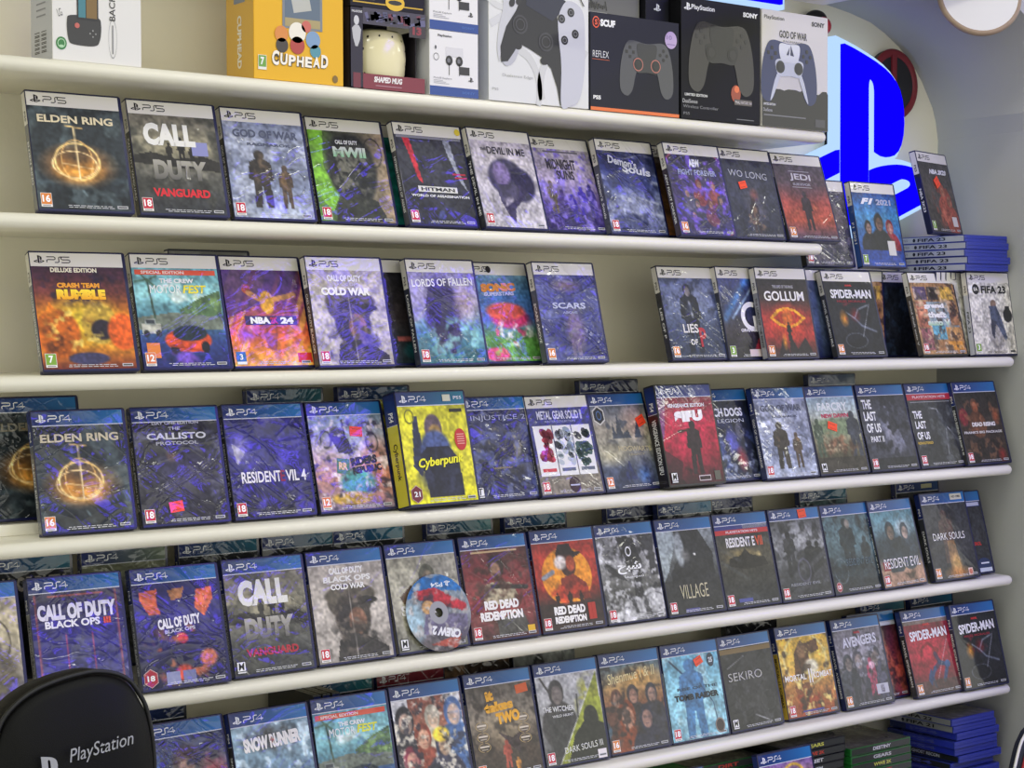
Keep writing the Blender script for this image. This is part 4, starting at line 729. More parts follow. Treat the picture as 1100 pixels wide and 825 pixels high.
F(4, 'sni', 1.4953, .0028, 15.1, .6, '4', [('g', 'a8a48c', 'b4b09c', '9c9888', '6c6c60'), ('e', .8, .2, .3, .3, '8c887c', .7), ('p', [(.12, .42), (.3, .3), (.4, .4), (.3, .52), (.16, .5)], '5c4c40'), ('f', .55, .1, .5, '5c5c4c', '7c6c58'), ('b', '4c4c40', 9, .54, .5, .85, .6, .2)], [('SNIPER', .36, .57, .5, .11, 'f0ecec', 0, .04)], 'M', .35, 'blue-topped khaki game case half covered by the loose round disc', spine='8a8678')
F(4, 'rdr1', 1.6378, .0085, 15, -1.1, '4', [('g', '5c2c2c', '7c3434', '8a3c3c', '4a2c2c'), ('e', .5, .2, .12, .13, '3a2a24', .2), ('e', .48, .25, .08, .09, 'a07c60', .3), ('p', [(.24, .55), (.3, .4), (.5, .36), (.7, .4), (.78, .55), (.6, .62), (.3, .62)], 'a89c80'), ('l', [(.4, .42), (.92, .46)], .028, '34302c'), ('b', '4c3028', 8, .55), ('p', [(.4, .8), (.8, .7), (.9, .95), (.4, .98)], '4c4a44')], [('#', .5, .035, .7, .02, 'd0b080'), ('RED DEAD', .5, .625, .52, .1, 'f2eeea', 0, .05), ('REDEMPTION', .48, .745, .64, .1, 'f2eeea', 0, .05), ('#', .9, .93, .11, .09, 'e0b030')], '18', .4, 'blue-topped maroon game case with a gunman in a pale shirt aiming sideways', spine='6a5c60')
F(4, 'rdr2', 1.7801, .0103, 14, -.9, '4', [('g', 'a83228', 'b03a2c', 'a02c24', '2c2220', '28201e'), ('e', .5, .4, .4, .33, 'e08c28', .03), ('r', 0, .7, 1, 1, '30201e', .9), ('p', [(.36, .14), (.42, .03), (.6, .03), (.64, .12), (.8, .14), (.64, .2), (.36, .2)], '2c2020'), ('e', .54, .28, .12, .13, '3c2420', .12), ('e', .42, .24, .1, .08, 'd8ccc0', .4), ('e', .58, .26, .07, .09, 'a84a30', .3), ('p', [(.34, .65), (.4, .42), (.6, .38), (.8, .5), (.84, .68)], '7a2c20'), ('l', [(.12, .4), (.28, .34)], .03, '8c9098'), ('b', 'c03c28', 8, .55, .5, .6, .4, .15), ('m', .3, .58, .18, '2a1814'), ('m', .5, .57, .2, '2a1814'), ('m', .68, .58, .18, '2a1814')],
  [('RED DEAD', .46, .78, .5, .095, 'f2eeea', 0, .05), ('REDEMPTION', .46, .885, .5, .08, 'f2eeea', 0, .05), ('II', .82, .82, .12, .19, 'b02c24', 0, .06)], '18', .15, 'blue-topped red game case with a hatted gunman before a big orange sun', spine='7a3030')
F(4, 'gho', 1.9177, .0076, 15, .5, '4', [('g', '6c6c6c', '8c8c8a', '54544f', '6a6a68'), ('p', [(.35, 0), (.62, 0), (.72, .3), (.66, .6), (.75, .9), (.5, .95), (.55, .5), (.4, .25)], '2a2a2c'), ('p', [(.1, .3), (.3, .4), (.45, .55), (.3, .5), (.12, .4)], '38383a'), ('p', [(.7, 0), (1, 0), (1, .5), (.9, .5), (.8, .25)], '3c3c3e'), ('e', .5, .85, .2, .12, 'b4b4b2', .2), ('e', .85, .8, .22, .16, 'c0c0be', .15), ('o', .85, .82, .2, .12, .08, '5c5c5c', .7), ('e', .3, .95, .2, .08, 'c4c4c2', .2), ('b', '2c2c2e', 10, .57), ('b', 'd8d8d6', 12, .6)],
  [('\ufea2\ufe92\ufeb7', .5, .385, .42, .14, 'f4f4f2', 0, .02), ('\ufe8e\ufee4\ufef4\ufeb7\ufeee\ufeb4\ufe97', .56, .49, .34, .045, 'd8d8d6')], '18', .3, 'blue-topped black and white game case with flowing white script and pale curved shapes', extra=lambda root, w: (lambda mb: (mb.ring(.068, .120, .0065, .0085, .3, -.0007, 'f0f0ee'), mb.build('ring_emblem', root, wrap=w)))(MB()), spine='8c8c90')
F(4, 'vil', 2.0509, .0037, 15.2, -.5, '4', [('g', '8c9494', '5c6060', '303232', '2a2b2b'), ('p', [(.3, 0), (.75, 0), (.95, .3), (.9, 1), (.1, 1), (.15, .5), (.35, .3)], '2b2c2d'), ('e', .36, .22, .08, .2, 'a0a8a8', .4), ('e', .45, .3, .1, .1, '70706c', .5), ('p', [(0, 0), (.28, 0), (.3, .15), (.1, .5), (0, .6)], 'a4b0b0', .8), ('e', .62, .3, .02, .015, 'd8d8d0', .3), ('r', 0, .6, 1, 1, '2c2d2d', .7)], [('VILLAGE', .5, .74, .5, .17, 'c4bc9c', 0, -.005), ('#', .42, .965, .25, .045, '4a4a84')], '18', .2, 'blue-topped black game case with a pale sliver of a face in profile')
F(4, 're7', 2.1873, .003, 15, -.9, '4', [('g', '2a2c2e', '4a4638', '34342e', '222427'), ('e', .45, .4, .4, .12, 'a08c54', .8, .9), ('p', [(.15, .5), (.2, .4), (.4, .38), (.5, .3), (.6, .38), (.85, .42), (.9, .52), (.5, .56)], '26241e'), ('e', .75, .38, .05, .04, 'f0d890', .6), ('s', 30, 12, '4a5054', .35)], [('#', .5, .03, 1, .05, '30387c'), ('#', .76, .03, .46, .045, 'd0d4dc'), ('#', .5, .085, 1, .06, 'c02c34'), ('PLAYSTATION HITS', .5, .085, .6, .03, 'f0d8d8', 0, .02), ('RESIDENT E', .44, .215, .54, .12, 'ece8e4', 0, .02), ('VII', .79, .215, .14, .12, 'd85c40', 0, .02), ('#', .36, .93, .26, .045, '4a5090')], '18', .25, 'blue-topped dark game case with a red strip over a lamplit mansion')
F(4, 'eve', 2.3226, -.0011, 14.7, -.3, '4', [('g', '4c4e50', '8c8e8e', '3c3e40', '26282a'), ('e', .5, .2, .4, .2, 'b8bab8', .7), ('m', .3, .15, .5, '2a2c2e', 1.2), ('m', .7, .28, .5, '232527', 1.3), ('m', .85, .3, .5, '26282a', 1), ('b', '242628', 8, .52), ('o', .52, .65, .12, .14, .1, '6c6a80', .7), ('s', -30, 12, '5c5c60', .4)], [('RESIDENT EVIL', .5, .82, .6, .035, '8a8c90')], '18', .3, 'blue-topped grey game case with a misty crowd and an orange sticker on its band', stick=((.66, -.07, .021, .016, 4),))
F(4, 'rev', 2.4589, -.0032, 15.2, .2, '4', [('g', '4a6468', '5c787c', '344448', '26282c'), ('m', .45, .05, .7, '2a3436', 1.2), ('e', .5, .12, .05, .06, '8c8478', .3), ('m', .8, .3, .5, '2e383a', 1), ('p', [(.1, .85), (.2, .45), (.32, .8), (.24, .6), (.2, .8)], '4c6064'), ('o', .2, .72, .14, .16, .05, '88989c', .6), ('b', '242c30', 8, .54)], [('RESIDENT EVIL', .62, .62, .56, .09, '5c7078', 0, -.005)], 'c15', .25, 'blue-topped murky teal game case with two armed figures, round rating mark low left')
F(4, 're6', 2.5881, -.0093, 15.6, 3.5, '4', [('g', '4c7c84', '6c949c', '2c3c44', '1e262c', 'b08c70', 'a88468'), ('e', .7, .25, .22, .14, 'c8d0cc', .8), ('f', .38, .15, .45, '26323a', '8c7460'), ('f', .72, .18, .4, '33404a', 'b89c88'), ('p', [(.3, .4), (.6, .35), (.8, .5), (.7, .65), (.3, .6)], '222c34'), ('r', 0, .82, 1, 1, 'a8826a', .8), ('b', '3c2c24', 8, .55, .5, .9, .6, .12)], [('RESIDENT EVIL', .52, .7, .85, .13, 'ece8e8', 0, 0), ('#', .14, .73, .16, .12, '8c2c34', 0)], '18', .2, 'blue-topped teal game case with a couple against pale light, left of the dark fire cover')
def dsx(root, wrap):
    mb = MB(); mb.rect(.088, .153, .122, .1645, -.0008, 'dcd8c0'); mb.text('HD·1080', .105, .1588, .026, .0045, -.001, '222', 0, .02); mb.rect(.1, .006, .113, .02, -.0006, 'e8c8b8'); mb.ell(.1065, .013, .005, .005, -.0008, 'c8705c'); mb.build('band_sticker', root, wrap=wrap)
F(4, 'ds', 2.7399, -.0060, 15.2, -1.3, '4', [('g', '34363a', '3a3b3e', '303236'), ('m', .45, .1, .7, '5a4a44', 1.2), ('p', [(.42, .5), (.58, .5), (.66, .98), (.4, .98)], '8c6a44', .8), ('e', .55, .85, .14, .2, 'f0c070', .7), ('e', .55, .93, .35, .1, 'b8783c', .7), ('b', '6c4c44', 10, .57, .45, .35, .2, .3)], [('DARK SOULS', .48, .44, .72, .095, 'f0eeea', 0, .0)], '16', .3, 'blue-topped charcoal game case with a burning figure, taller and forward near the right end', spine='34363c', extra=dsx, scale=(1.0, 1.0, 1.03))
def lastx(root, wrap):
    mb = MB(); mb.rect(.008, .137, .126, .146, -.0005, '3a4a8c'); mb.rect(.055, .138, .124, .145, -.0007, 'c8ccd8'); mb.ell(.105, .018, .022, .014, -.0006, '2c3a5c'); mb.rect(.088, .004, .126, .012, -.0007, 'c8d0dc'); mb.rect(.095, .02, .12, .023, -.0008, 'd8dce4'); mb.build('promo_strip', root, wrap=wrap)
F(4, 'last4', 2.8130, .0125, 15.0, 0, '4', [('g', '333539', '37393c', '2c2e32'), ('l', [(.3, .15), (.4, .7)], .01, '4c5054', .8)], [('CONTROL', .66, .6, .34, .05, 'c83434', 0, .03)], None, .25, 'blue-topped plain charcoal game case with a small red word, last of its shelf', extra=lastx, marks=0)

# ---- sixth shelf
F(5, 'tek', 1.0820, -.0109, 17, 2.0, '4', [('g', '3a4468', '5c5474', '7c3c44', '2c2c40'), ('e', .25, .5, .3, .4, '2f6ca8', .6), ('e', .8, .55, .3, .4, 'b83c34', .6), ('e', .52, .3, .2, .2, '4c3c40', .4), ('e', .5, .35, .1, .12, '9c7c6c', .4), ('b', '22243c', 8, .55)], [('FIGHTERS', .5, .85, .6, .1, 'e0e0e8')][:0], None, .9, 'blue-topped game case with clashing blue and red shapes, beside the chair at the bottom')
F(5, 'snow', 1.2192, -.015, 16.4, 1.7, '4', [('g', '8ca8b4', '7c98a8', '4c6478', '3c5064'), ('e', .5, .15, .46, .15, '4a4c50', .6), ('b', '3c4044', 12, .48, .5, .15, .46, .15), ('p', [(.1, 1), (.3, .55), (.5, .5), (.7, .58), (.9, 1)], '5c7080'), ('e', .5, .66, .25, .14, '2c3844', .3), ('e', .42, .7, .08, .09, '1c2228', .3), ('e', .6, .7, .08, .09, '1c2228', .3), ('b', 'c8dce4', 10, .56)], [('SNOW RUNNER', .5, .18, .74, .14, 'ece8e4', 3, .05), ('+', .5, .17, .05, .06, 'c83c34', 0, .05)], None, .5, 'blue-topped icy game case with a truck in snow under white lettering')
F(5, 'mot4', 1.3567, -.0052, 15.2, -1.5, '4', COAST, [('#', .5, .05, .94, .055, 'e0563c'), ('SPECIAL EDITION', .35, .05, .5, .03, 'f8e0d8'), ('THE CREW', .5, .14, .36, .045, 'f4f4f4', 0, .03), ('MOTOR', .36, .22, .34, .085, 'f2f2f2', 0, .0), ('FEST', .7, .21, .28, .085, 'e8e840', 0, .02, .2)], None, .6, 'blue-topped game case with an orange sports car by the sea, on the lowest full shelf')
F(5, 'nar', 1.4992, -.0025, 15.4, -.2, '4', [('g', '8c4c3c', 'a86c54', 'd8d4cc', 'dcd8d0'), ('p', [(0, 0), (.22, 0), (.34, 1), (0, 1)], 'd8d8d4'), ('p', [(.75, .0), (1, 0), (1, 1), (.88, 1)], 'dcdcd8'), ('f', .15, .08, .55, '26242c', 'c8a890'), ('f', .55, .1, .45, 'c0b8a0', 'd8b494'), ('f', .38, .28, .5, '8c4434', 'd8b090'), ('f', .86, .05, .55, '4c6c9c', 'd8b08c'), ('f', .66, .38, .5, '38384a', 'dcb48c'), ('e', .64, .42, .12, .08, 'f0d040', .3), ('f', .18, .5, .5, '7c2c40', 'd0a488'), ('b', '2c2c38', 12, .58), ('b', 'e8e0c8', 13, .6)], [], None, .25, 'blue-topped game case crowded with pale cartoonish faces and a yellow tuft of hair')
def twox(root, wrap):
    mb = MB(); mb.rect(.098, .129, .122, .143, -.0006, 'd8602c', 6)
    for a, b in ((.022, .085), (.022, .068), (.022, .052), (.104, .090), (.104, .073), (.104, .057)):
        mb.rect(a - .009, b, a + .009, b + .0025, -.0006, 'd8ccb8'); mb.rect(a - .006, b - .004, a + .006, b - .0025, -.0006, 'b8ac98')
        mb.ring(a, b, .012, .0075, .12, -.0006, 'b09868', 12, 100, 260); mb.ring(a, b, .012, .0075, .12, -.0006, 'b09868', 12, -80, 80)
    mb.build('award_laurels', root, wrap=wrap)
F(5, 'two', 1.6444, .0057, 15.1, -1.0, '4', [('g', '5c5448', '8c8270', '54483c', '3a3028'), ('e', .5, .45, .35, .3, 'b8a47c', .8, .7), ('p', [(.4, .52), (.6, .6), (.9, .48), (.7, .66), (.72, .8), (.55, .68)], '463a38'), ('m', .5, .62, .3, 'a04c3c', 1.1), ('m', .64, .82, .2, 'c0843c', 1.1), ('b', '3c342c', 8, .56)], [('it', .34, .12, .12, .11, 'f0b030', 6, .06), ('takes', .46, .24, .44, .11, 'f0b030', 4, .06), ('TWO', .58, .37, .36, .13, 'f0b030', 4, .06)], '12', .3, 'blue-topped brown game case with rounded golden lettering and laurel wreaths', extra=twox, spine='9a9aa0')
F(5, 'wit', 1.7828, .0054, 14, -1.3, '4', [('g', 'b8b8b4', 'a8a8a4', '6c6c6a', '3c3c3a'), ('l', [(.08, .02), (.3, .35)], .014, '3c3834'), ('f', .3, .06, .5, '42403e', '8c8078'), ('p', [(.1, .45), (.5, .35), (.62, .6), (.4, .98), (.15, .9)], '3a3a38'), ('p', [(.98, 0), (1, 1), (.22, 1)], '8c9434'), ('b', 'b8b840', 7, .5, .8, .4, .25, .4), ('f', .8, .4, .5, '2a2c22', '22241c'), ('p', [(.5, .7), (.75, .5), (1, .62), (1, 1), (.35, 1)], '262820'), ('l', [(.98, 0), (.22, 1)], .006, 'd0d0c8'), ('l', [(.62, .25), (.6, .5)], .012, '3a3a38')], [('THE WITCHER', .3, .38, .5, .06, 'e0e0dc', -2, .01), ('WILD HUNT', .36, .46, .34, .03, 'c8c8c4'), ('DARK SOULS III', .62, .84, .62, .07, 'e4e4da', 3, .0), ('#', .9, .95, .14, .1, 'e8e0e0')], '18', .15, 'blue-topped game case split diagonally between a grey swordsman and a yellow-green knight')
F(5, 'she', 1.9231, .0077, 13.5, -1.2, '4', [('g', '54707c', 'b08c54', '7c4c34', '34343c', '26263c'), ('e', .6, .15, .4, .14, 'd8a04c', .8), ('f', .2, .28, .4, '5c3c30', 'b88c70'), ('f', .48, .25, .4, '3c3434', 'a87c64'), ('f', .8, .26, .42, '34343c', 'b89078'), ('f', .34, .42, .6, '7c3c24', 'c89c80'), ('f', .66, .5, .5, '2c2c3a', 'b08470'), ('b', '2a2424', 9, .55), ('b', '3c5c6c', 6, .56, .1, .6, .2, .4)], [('Shenmue I & II', .5, .13, .82, .12, 'ecdca0', 4, .0, .2)], '16', .15, 'blue-topped game case with warm-lit young faces under golden script', spine='a8b0b8')
def tombx(root, wrap):
    mb = MB(); mb.ell(.111, .134, .0085, .012, -.0006, '2c3c4c'); mb.text('25', .111, .134, .009, .009, -.0008, 'd8e0e0', 0, .04); mb.ell(.112, .02, .011, .013, -.0006, '3c3230'); mb.ring(.112, .02, .011, .013, .2, -.0008, '8a7c74'); mb.build('corner_emblems', root, wrap=wrap)
F(5, 'tomb', 2.0596, .0043, 13, -1.0, '4', [('g', '6cb0c4', '88c4d0', '8cc4d0', '7cb4c4'), ('b', 'b0dce0', 6, .55), ('l', [(.12, .05), (.42, .3)], .014, '2c4c64'), ('m', .46, .06, .94, '467aa4', 1.3), ('l', [(.6, .35), (.8, .6), (.84, .85)], .008, '34506c'), ('o', .6, .62, .3, .26, .015, '4c7c94', .6)], [('RISE OF THE', .55, .4, .72, .035, '2c4454', 0, .02), ('TOMB RAIDER', .52, .5, .8, .075, '15202a', 0, .05)], '18', .15, 'blue-topped pale turquoise game case with a blue standing archer and an orange sticker', stick=((.63, .09, .019, .014, 22),), extra=tombx, spine='c4d0d4')
F(5, 'sek', 2.1978, .002, 14.1, 1.2, '4', [('g', '1f2022', '242527', '1c1d1f'), ('e', .6, .35, .3, .35, '4a4a4c', .8, .6), ('m', .62, .06, .85, '2c2c2e', 1.2), ('l', [(.1, .25), (.45, .12)], .008, '8a8a88', .8), ('l', [(.5, .85), (.8, .96)], .01, 'b0b0b0', .8), ('o', .8, .7, .13, .12, .04, '4a4a4a', .7), ('b', '3c3c3e', 10, .56)], [('#', .5, .045, 1, .06, '7c6438'), ('SEKIRO', .42, .36, .66, .1, 'b8b6b2', 0, -.005)], 'M', .3, 'blue-topped black game case with a gold strip, left of the yellow cover')
F(5, 'mk', 2.3476, .008, 14.2, -1.1, '4', [('g', 'd8ac34', 'd8b048', 'b0783c', '8c3c20'), ('o', .5, .3, .42, .32, .05, 'f4e8a8', .7), ('p', [(.25, .5), (.3, .2), (.45, .05), (.6, .15), (.56, .5)], '5c3c24'), ('e', .45, .18, .09, .1, '7c5c3c', .2), ('p', [(.5, .1), (.78, .05), (.8, .2), (.62, .24)], '5a3a22'), ('e', .6, .4, .14, .1, 'd8d0b0', .4), ('p', [(.2, .62), (.5, .58), (.6, .9), (.3, .95)], '7c4a2c'), ('b', 'a03c20', 8, .52, .5, .85, .6, .2), ('b', '3c2c20', 9, .57), ('b', 'f0dc80', 10, .6)], [('MORTAL', .25, .51, .42, .075, 'f4f0e8', 0, .01), ('11', .55, .51, .07, .18, 'f4f0e8', 0, .05), ('KOMBAT', .79, .51, .38, .075, 'f4f0e8', 0, .01), ('#', .5, .94, .42, .02, '3c4494')], '18', .15, 'blue-topped yellow game case with a brown masked fighter', spine='c8a840', scale=(1, 1.2, 1))
F(5, 'b_ave', 2.5650, .0205, 16, 0, '4', [('g', '4c2c34', '6c2c38', 'a8483c', '5c2430'), ('l', [(.6, .1), (.9, .9)], .05, 'c86848', .6), ('b', '3c2028', 8, .54)], [('#', .66, .03, .68, .045, 'dce0e8')], None, .3, 'blue-topped rusty red game case, only a strip seen right of the crowded hero cover', marks=1)
F(5, 'ave', 2.4950, .0020, 15.6, -.7, '4', [('g', '6c6870', '8c8890', '44464c', '2e3036'), ('f', .2, .32, .4, '3c4048', '8c7c74'), ('f', .42, .28, .45, '4c4a54', '8c7c74'), ('f', .78, .25, .5, '3c3c48', '8c7c74'), ('m', .66, .4, .5, 'a03c58', 1), ('e', .68, .5, .06, .05, 'd8a8b8', .3), ('m', .3, .5, .45, '30343c', 1.2), ('m', .86, .45, .5, '4c4c60', 1), ('b', '282a30', 11, .55), ('b', 'b0b0bc', 13, .6, .5, .4, .5, .3)], [('MARVEL', .5, .05, .13, .03, 'b83440', 0, .05), ('AVENGERS', .52, .16, .72, .13, 'd8d8e0', 2, .02), ('#', .82, .82, .25, .13, 'c0c0c8'), ('#', .82, .82, .08, .1, '6c3c48')], '16', .2, 'blue-topped grey game case crowded with figures, right of the yellow cover', spine='2a3054')
F(5, 'sm4', 2.684, -.0092, 16.9, -1.8, '4', [('g', '7c2030', 'a42438', '8c2030', '4c2c2c'), ('e', .5, .42, .4, .3, 'b8283c', .8), ('r', 0, .0, 1, .06, '7c6c60'), ('l', [(.25, .5), (.3, .38), (.45, .32), (.56, .4)], .022, '7c1424'), ('e', .58, .44, .07, .055, '8c1828', .2), ('l', [(.56, .48), (.62, .6), (.5, .68)], .04, '4c2a48'), ('l', [(.5, .66), (.4, .78), (.44, .9)], .03, '2f4468'), ('l', [(.62, .6), (.78, .64), (.66, .84)], .034, '2f4468'), ('e', .79, .63, .06, .05, '3c5c88', .3), ('l', [(.88, .3), (.5, .85)], .005, 'd8c8c8', .8), ('r', 0, .82, 1, 1, '4c3c38', .7), ('p', [(.3, .8), (.4, .66), (.44, .72), (.36, .9)], '2c4064')], [('MARVEL', .5, .07, .14, .03, 'd83c3c', 0, .05), ('SPIDER-MAN', .5, .2, .82, .13, 'f0ecee', 2, .02)], '16', .15, 'blue-topped crimson game case with a curled red and blue acrobat, second from the right end')
F(5, 'mm4', 2.8119, -.0202, 14.7, -1.6, '4', SPID, [('MARVEL', .5, .07, .14, .03, 'c83a3a', 0, .05), ('SPIDER-MAN', .52, .19, .82, .13, 'eceaec', 2, .02), ('MILES MORALES', .5, .3, .6, .03, '8c2c38')], '16', .15, 'blue-topped black game case with a glowing amber hand, last at the right of its shelf', spine='2c3444')

# ---- cases half seen behind the rows of the fifth and sixth shelves
BK = [('g', '2a2c30', '222428')]
def B(row, name, x, label, band='246a80', ops=None, titles=(), plat='4', y=.120, **k):
    z = ZS[row] + (.0155 if row == 4 else 0) + .0013
    k.setdefault('shell', 'clear')
    return case(name, 0, x, y, 5, k.pop('yaw', 0), plat, ops or BK, titles, None, k.pop('wrap', .6), label=label, z=z, marks=0, simple=True, band=band, **k)
B(4, 'b40', .8950, 'blue-topped game case far back at the left edge, above the violet framed cover', titles=[('CALL OF DUTY', .5, .12, .9, .14, 'a8a098', 0, .04)])
B(4, 'b41', 1.0420, 'greenish smoky game case far back, above the violet cover with orange shards', band='7c8a74', ops=[('g', '7c8068', '4c5048')], wrap=1.)
B(4, 'b42', 1.1940, 'blue-topped smoky game case far back, above the grey block-letter cover', wrap=.9)
B(4, 'b43', 1.3330, 'blue-topped game case far back with a trace of grey lettering, above the goggled soldier', titles=[('HELLRAVEN', .5, .1, .7, .05, '9a9890')][:0])
B(4, 'b44', 1.4580, 'blue-topped glossy game case far back, between the goggled soldier and the round disc', band='1f7a96', y=.118)
B(4, 'b45', 1.6380, 'blue-topped game case far back, above the round disc', band='1f7a80', y=.122)
B(4, 'b46', 1.7950, 'blue-topped game case with a blue shell far back, above the maroon gunman cover', shell='blue')
B(4, 'b47', 2.0200, 'near-black game case far back with a grey spine, above the black and white script cover', band='15181c', spine='7c7c80')
B(4, 'b48', 2.1220, 'blue-topped game case far back, above the pale profile cover', shell='black', band='2478a0', y=.100, spine='7c7c80')
B(4, 'b49', 2.2450, 'dark navy game case with a slipcase tab far back, above the lamplit mansion', band='20285c', shell='blue')
B(4, 'b410', 2.5060, 'blue-topped teal picture case far back, above the misty crowd cover', band='246a80', ops=[('g', '5c7478', '2c3438'), ('b', '22282c', 8, .5)])
B(4, 'b411', 2.7850, 'blue-topped case with a cream band sticker far back, above the burning figure cover', band='26467c', titles=[('#', .72, -.07, .26, .06, 'c8c49c')])
B(5, 'b50', 1.0700, 'dark navy game case far back behind the chair top, on the lowest full shelf', band='1c2c4c')
for i in range(3):
    case('bsp%d' % i, 0, 1.385 + i * .0165, .05, 0, 90, '4', None, (), None, .2, label='dark case upright with spine out, one of three far back under the goggled soldier', spine='26292e', z=ZS[5] + .0001, marks=0, shell='black', group='three dark spines far back')
for o_ in [o_ for o_ in bpy.data.objects if o_.name.startswith('game_case') and o_.get('group') == 'three dark spines far back']:
    for ch in list(o_.children):
        if ch.name.startswith(('header_band', 'platform_logo')): bpy.data.objects.remove(ch)
B(5, 'b51', 1.3990, 'blue-topped crinkled game case far back, above the lowest sea coast cover', band='2a8088', wrap=1.)
B(5, 'b52', 1.5380, 'red-banded game case far back, above the crowded cartoonish cover', plat='4', band='8c2430', ops=[('g', '6c2430', '2a2c30')], titles=[('#', .5, -.065, 1., .13, '7c2430')])
B(5, 'b53', 1.6700, 'dark brown game case without a band far back, above the golden lettering cover', plat=None, ops=[('g', '3c3028', '4c3c30'), ('b', '8c6a48', 8, .54)])
B(5, 'b54', 1.8120, 'pale grey picture case far back, above the diagonally split cover', plat=None, ops=[('g', '9a9c98', '8c8e8a'), ('f', .4, .05, .4, '4c4c4a', '7c7870')])
B(5, 'b55', 2.3100, 'black unmarked game case far back, left of the yellow masked fighter', plat=None, ops=[('g', '1c1c20', '222226')], shell='black')
B(5, 'b56', 2.6800, 'teal-banded game case far back, above the grey crowded hero cover', band='4c8a98')
B(5, 'b57', 2.8310, 'blue-topped game case far back, above the two rightmost covers', band='1f6a88', shell='blue')
# ================================================================= LOOSE DISC leaning on the khaki cover
root = empty('game_disc', (1.5740, -.0060, ZS[4] + .0030), (R(-17), 0, 0)); tag(root, 'loose round game disc with a blue top arc and red car, lettering upside down', 'disc')
NR, NA = 34, 120; A = Art(140, 140, 77, 1.)
I = A.run([('g', '2468a0', '7c8a94', '8a9098', '6c6870', '5c5450'), ('p', [(0, 0), (1, 0), (1, .26), (.5, .2), (0, .3)], '2468a8'), ('p', [(.15, .2), (.5, .17), (.95, .42), (.95, .52), (.5, .4), (.2, .3)], 'b8303c'), ('b', '30303a', 9, .5, .5, .35, .4, .15), ('e', .35, .42, .1, .09, 'c89c68', .2), ('e', .1, .6, .16, .25, '9cb8c4', .4), ('p', [(.3, .5), (.95, .55), (.9, .85), (.2, .75)], '6c6484', .8), ('b', '403c44', 10, .52, .5, .85, .5, .2), ('p', [(.3, .9), (.8, .8), (.7, .98)], 'a04c40'), ('b', 'b8b4b0', 12, .58)])
V = []; C = []; Fc = []
for i in range(NR + 1):
    r = .0075 + (.060 - .0075) * i / NR
    for j in range(NA):
        t = 2 * math.pi * j / NA; u = .5 + .5 * r / .06 * math.cos(t); v = .5 - .5 * r / .06 * math.sin(t)
        V.append((r * math.cos(t), 0, .06 + r * math.sin(t))); C.append(lin(I[min(139, int(v * 139.99)), min(139, int(u * 139.99))]) if r > .0175 else lin(hx('9a9aa0')))
for i in range(NR):
    for j in range(NA): a = i * NA + j; b = i * NA + (j + 1) % NA; Fc.append((a, b, b + NA, a + NA))
mb = MB(); mb.add(V, Fc, np.array(C)); mb.build('printed_face', root, wrap=.1)
mb = MB(); W = [(x, .0012, z) for x, y, z in V]; mb.add(W, [f[::-1] for f in Fc], lin(hx('8890a0')))
mb.add([(.06 * math.cos(2 * math.pi * j / NA), y, .06 + .06 * math.sin(2 * math.pi * j / NA)) for y in (0, .0012) for j in range(NA)], [(j, (j + 1) % NA, NA + (j + 1) % NA, NA + j) for j in range(NA)], lin(hx('9098a8')))
mb.build('disc_body', root, wrap=.0)
mb = MB(); mb.text('CREW 2', .008, .029, .052, .014, -.0005, 'e8e8ec', 168, .06, .2); mb.text('PS4', .004, .103, .022, .007, -.0005, 'dfe6f0', 178, .02); mb.logo(.030, .108, .009, -.0005, 'dfe6f0', 178); mb.build('disc_lettering', root, wrap=.1)

# ================================================================= TOP SHELF BOXES
Z0 = ZS[0]
def carton(name, x0, x1, y0, dep, h, col, label, cat='box', z=Z0, side=None, group=None, bev=.0008):
    r = empty(name, (x0, y0, z)); tag(r, label, cat, group)
    mb_ = box_bm(0, 0, 0, x1 - x0, dep, h, bev); m = plain('card_' + col, col, .5); m.node_tree.nodes['Principled BSDF'].inputs['Specular IOR Level'].default_value = .25
    bm_obj('carton', mb_, m, r); 
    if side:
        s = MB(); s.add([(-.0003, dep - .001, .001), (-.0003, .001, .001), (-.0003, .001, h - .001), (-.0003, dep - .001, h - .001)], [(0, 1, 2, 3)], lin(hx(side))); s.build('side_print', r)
    return r
def blobs(mb, P, y, c): mb.poly2(P, y, c)
def capsule(mb, x0, z0, x1, z1, w, y, c, n=8):
    a = math.atan2(z1 - z0, x1 - x0); P = [(x1 + w * math.cos(a - math.pi / 2 + math.pi * k / n), z1 + w * math.sin(a - math.pi / 2 + math.pi * k / n)) for k in range(n + 1)]
    P += [(x0 + w * math.cos(a + math.pi / 2 + math.pi * k / n), z0 + w * math.sin(a + math.pi / 2 + math.pi * k / n)) for k in range(n + 1)]
    mb.poly2(P, y, c)
def smooth_poly(P, n=6):
    P = [np.array(p, float) for p in P]; out = []; L_ = len(P)
    for i in range(L_):
        p0, p1, p2, p3 = P[i - 1], P[i], P[(i + 1) % L_], P[(i + 2) % L_]
        for k in range(n):
            t = k / n; out.append(.5 * ((2 * p1) + (-p0 + p2) * t + (2 * p0 - 5 * p1 + 4 * p2 - p3) * t * t + (-p0 + 3 * p1 - 3 * p2 + p3) * t ** 3))
    return [tuple(p) for p in out]
PADBODY = [(-.5, -.62), (-.36, -.5), (-.24, -.14), (0, -.1), (.24, -.14), (.36, -.5), (.5, -.62), (.66, -.5), (.66, -.1), (.56, .28), (.4, .42), (0, .38), (-.4, .42), (-.56, .28), (-.66, -.1), (-.66, -.5)]
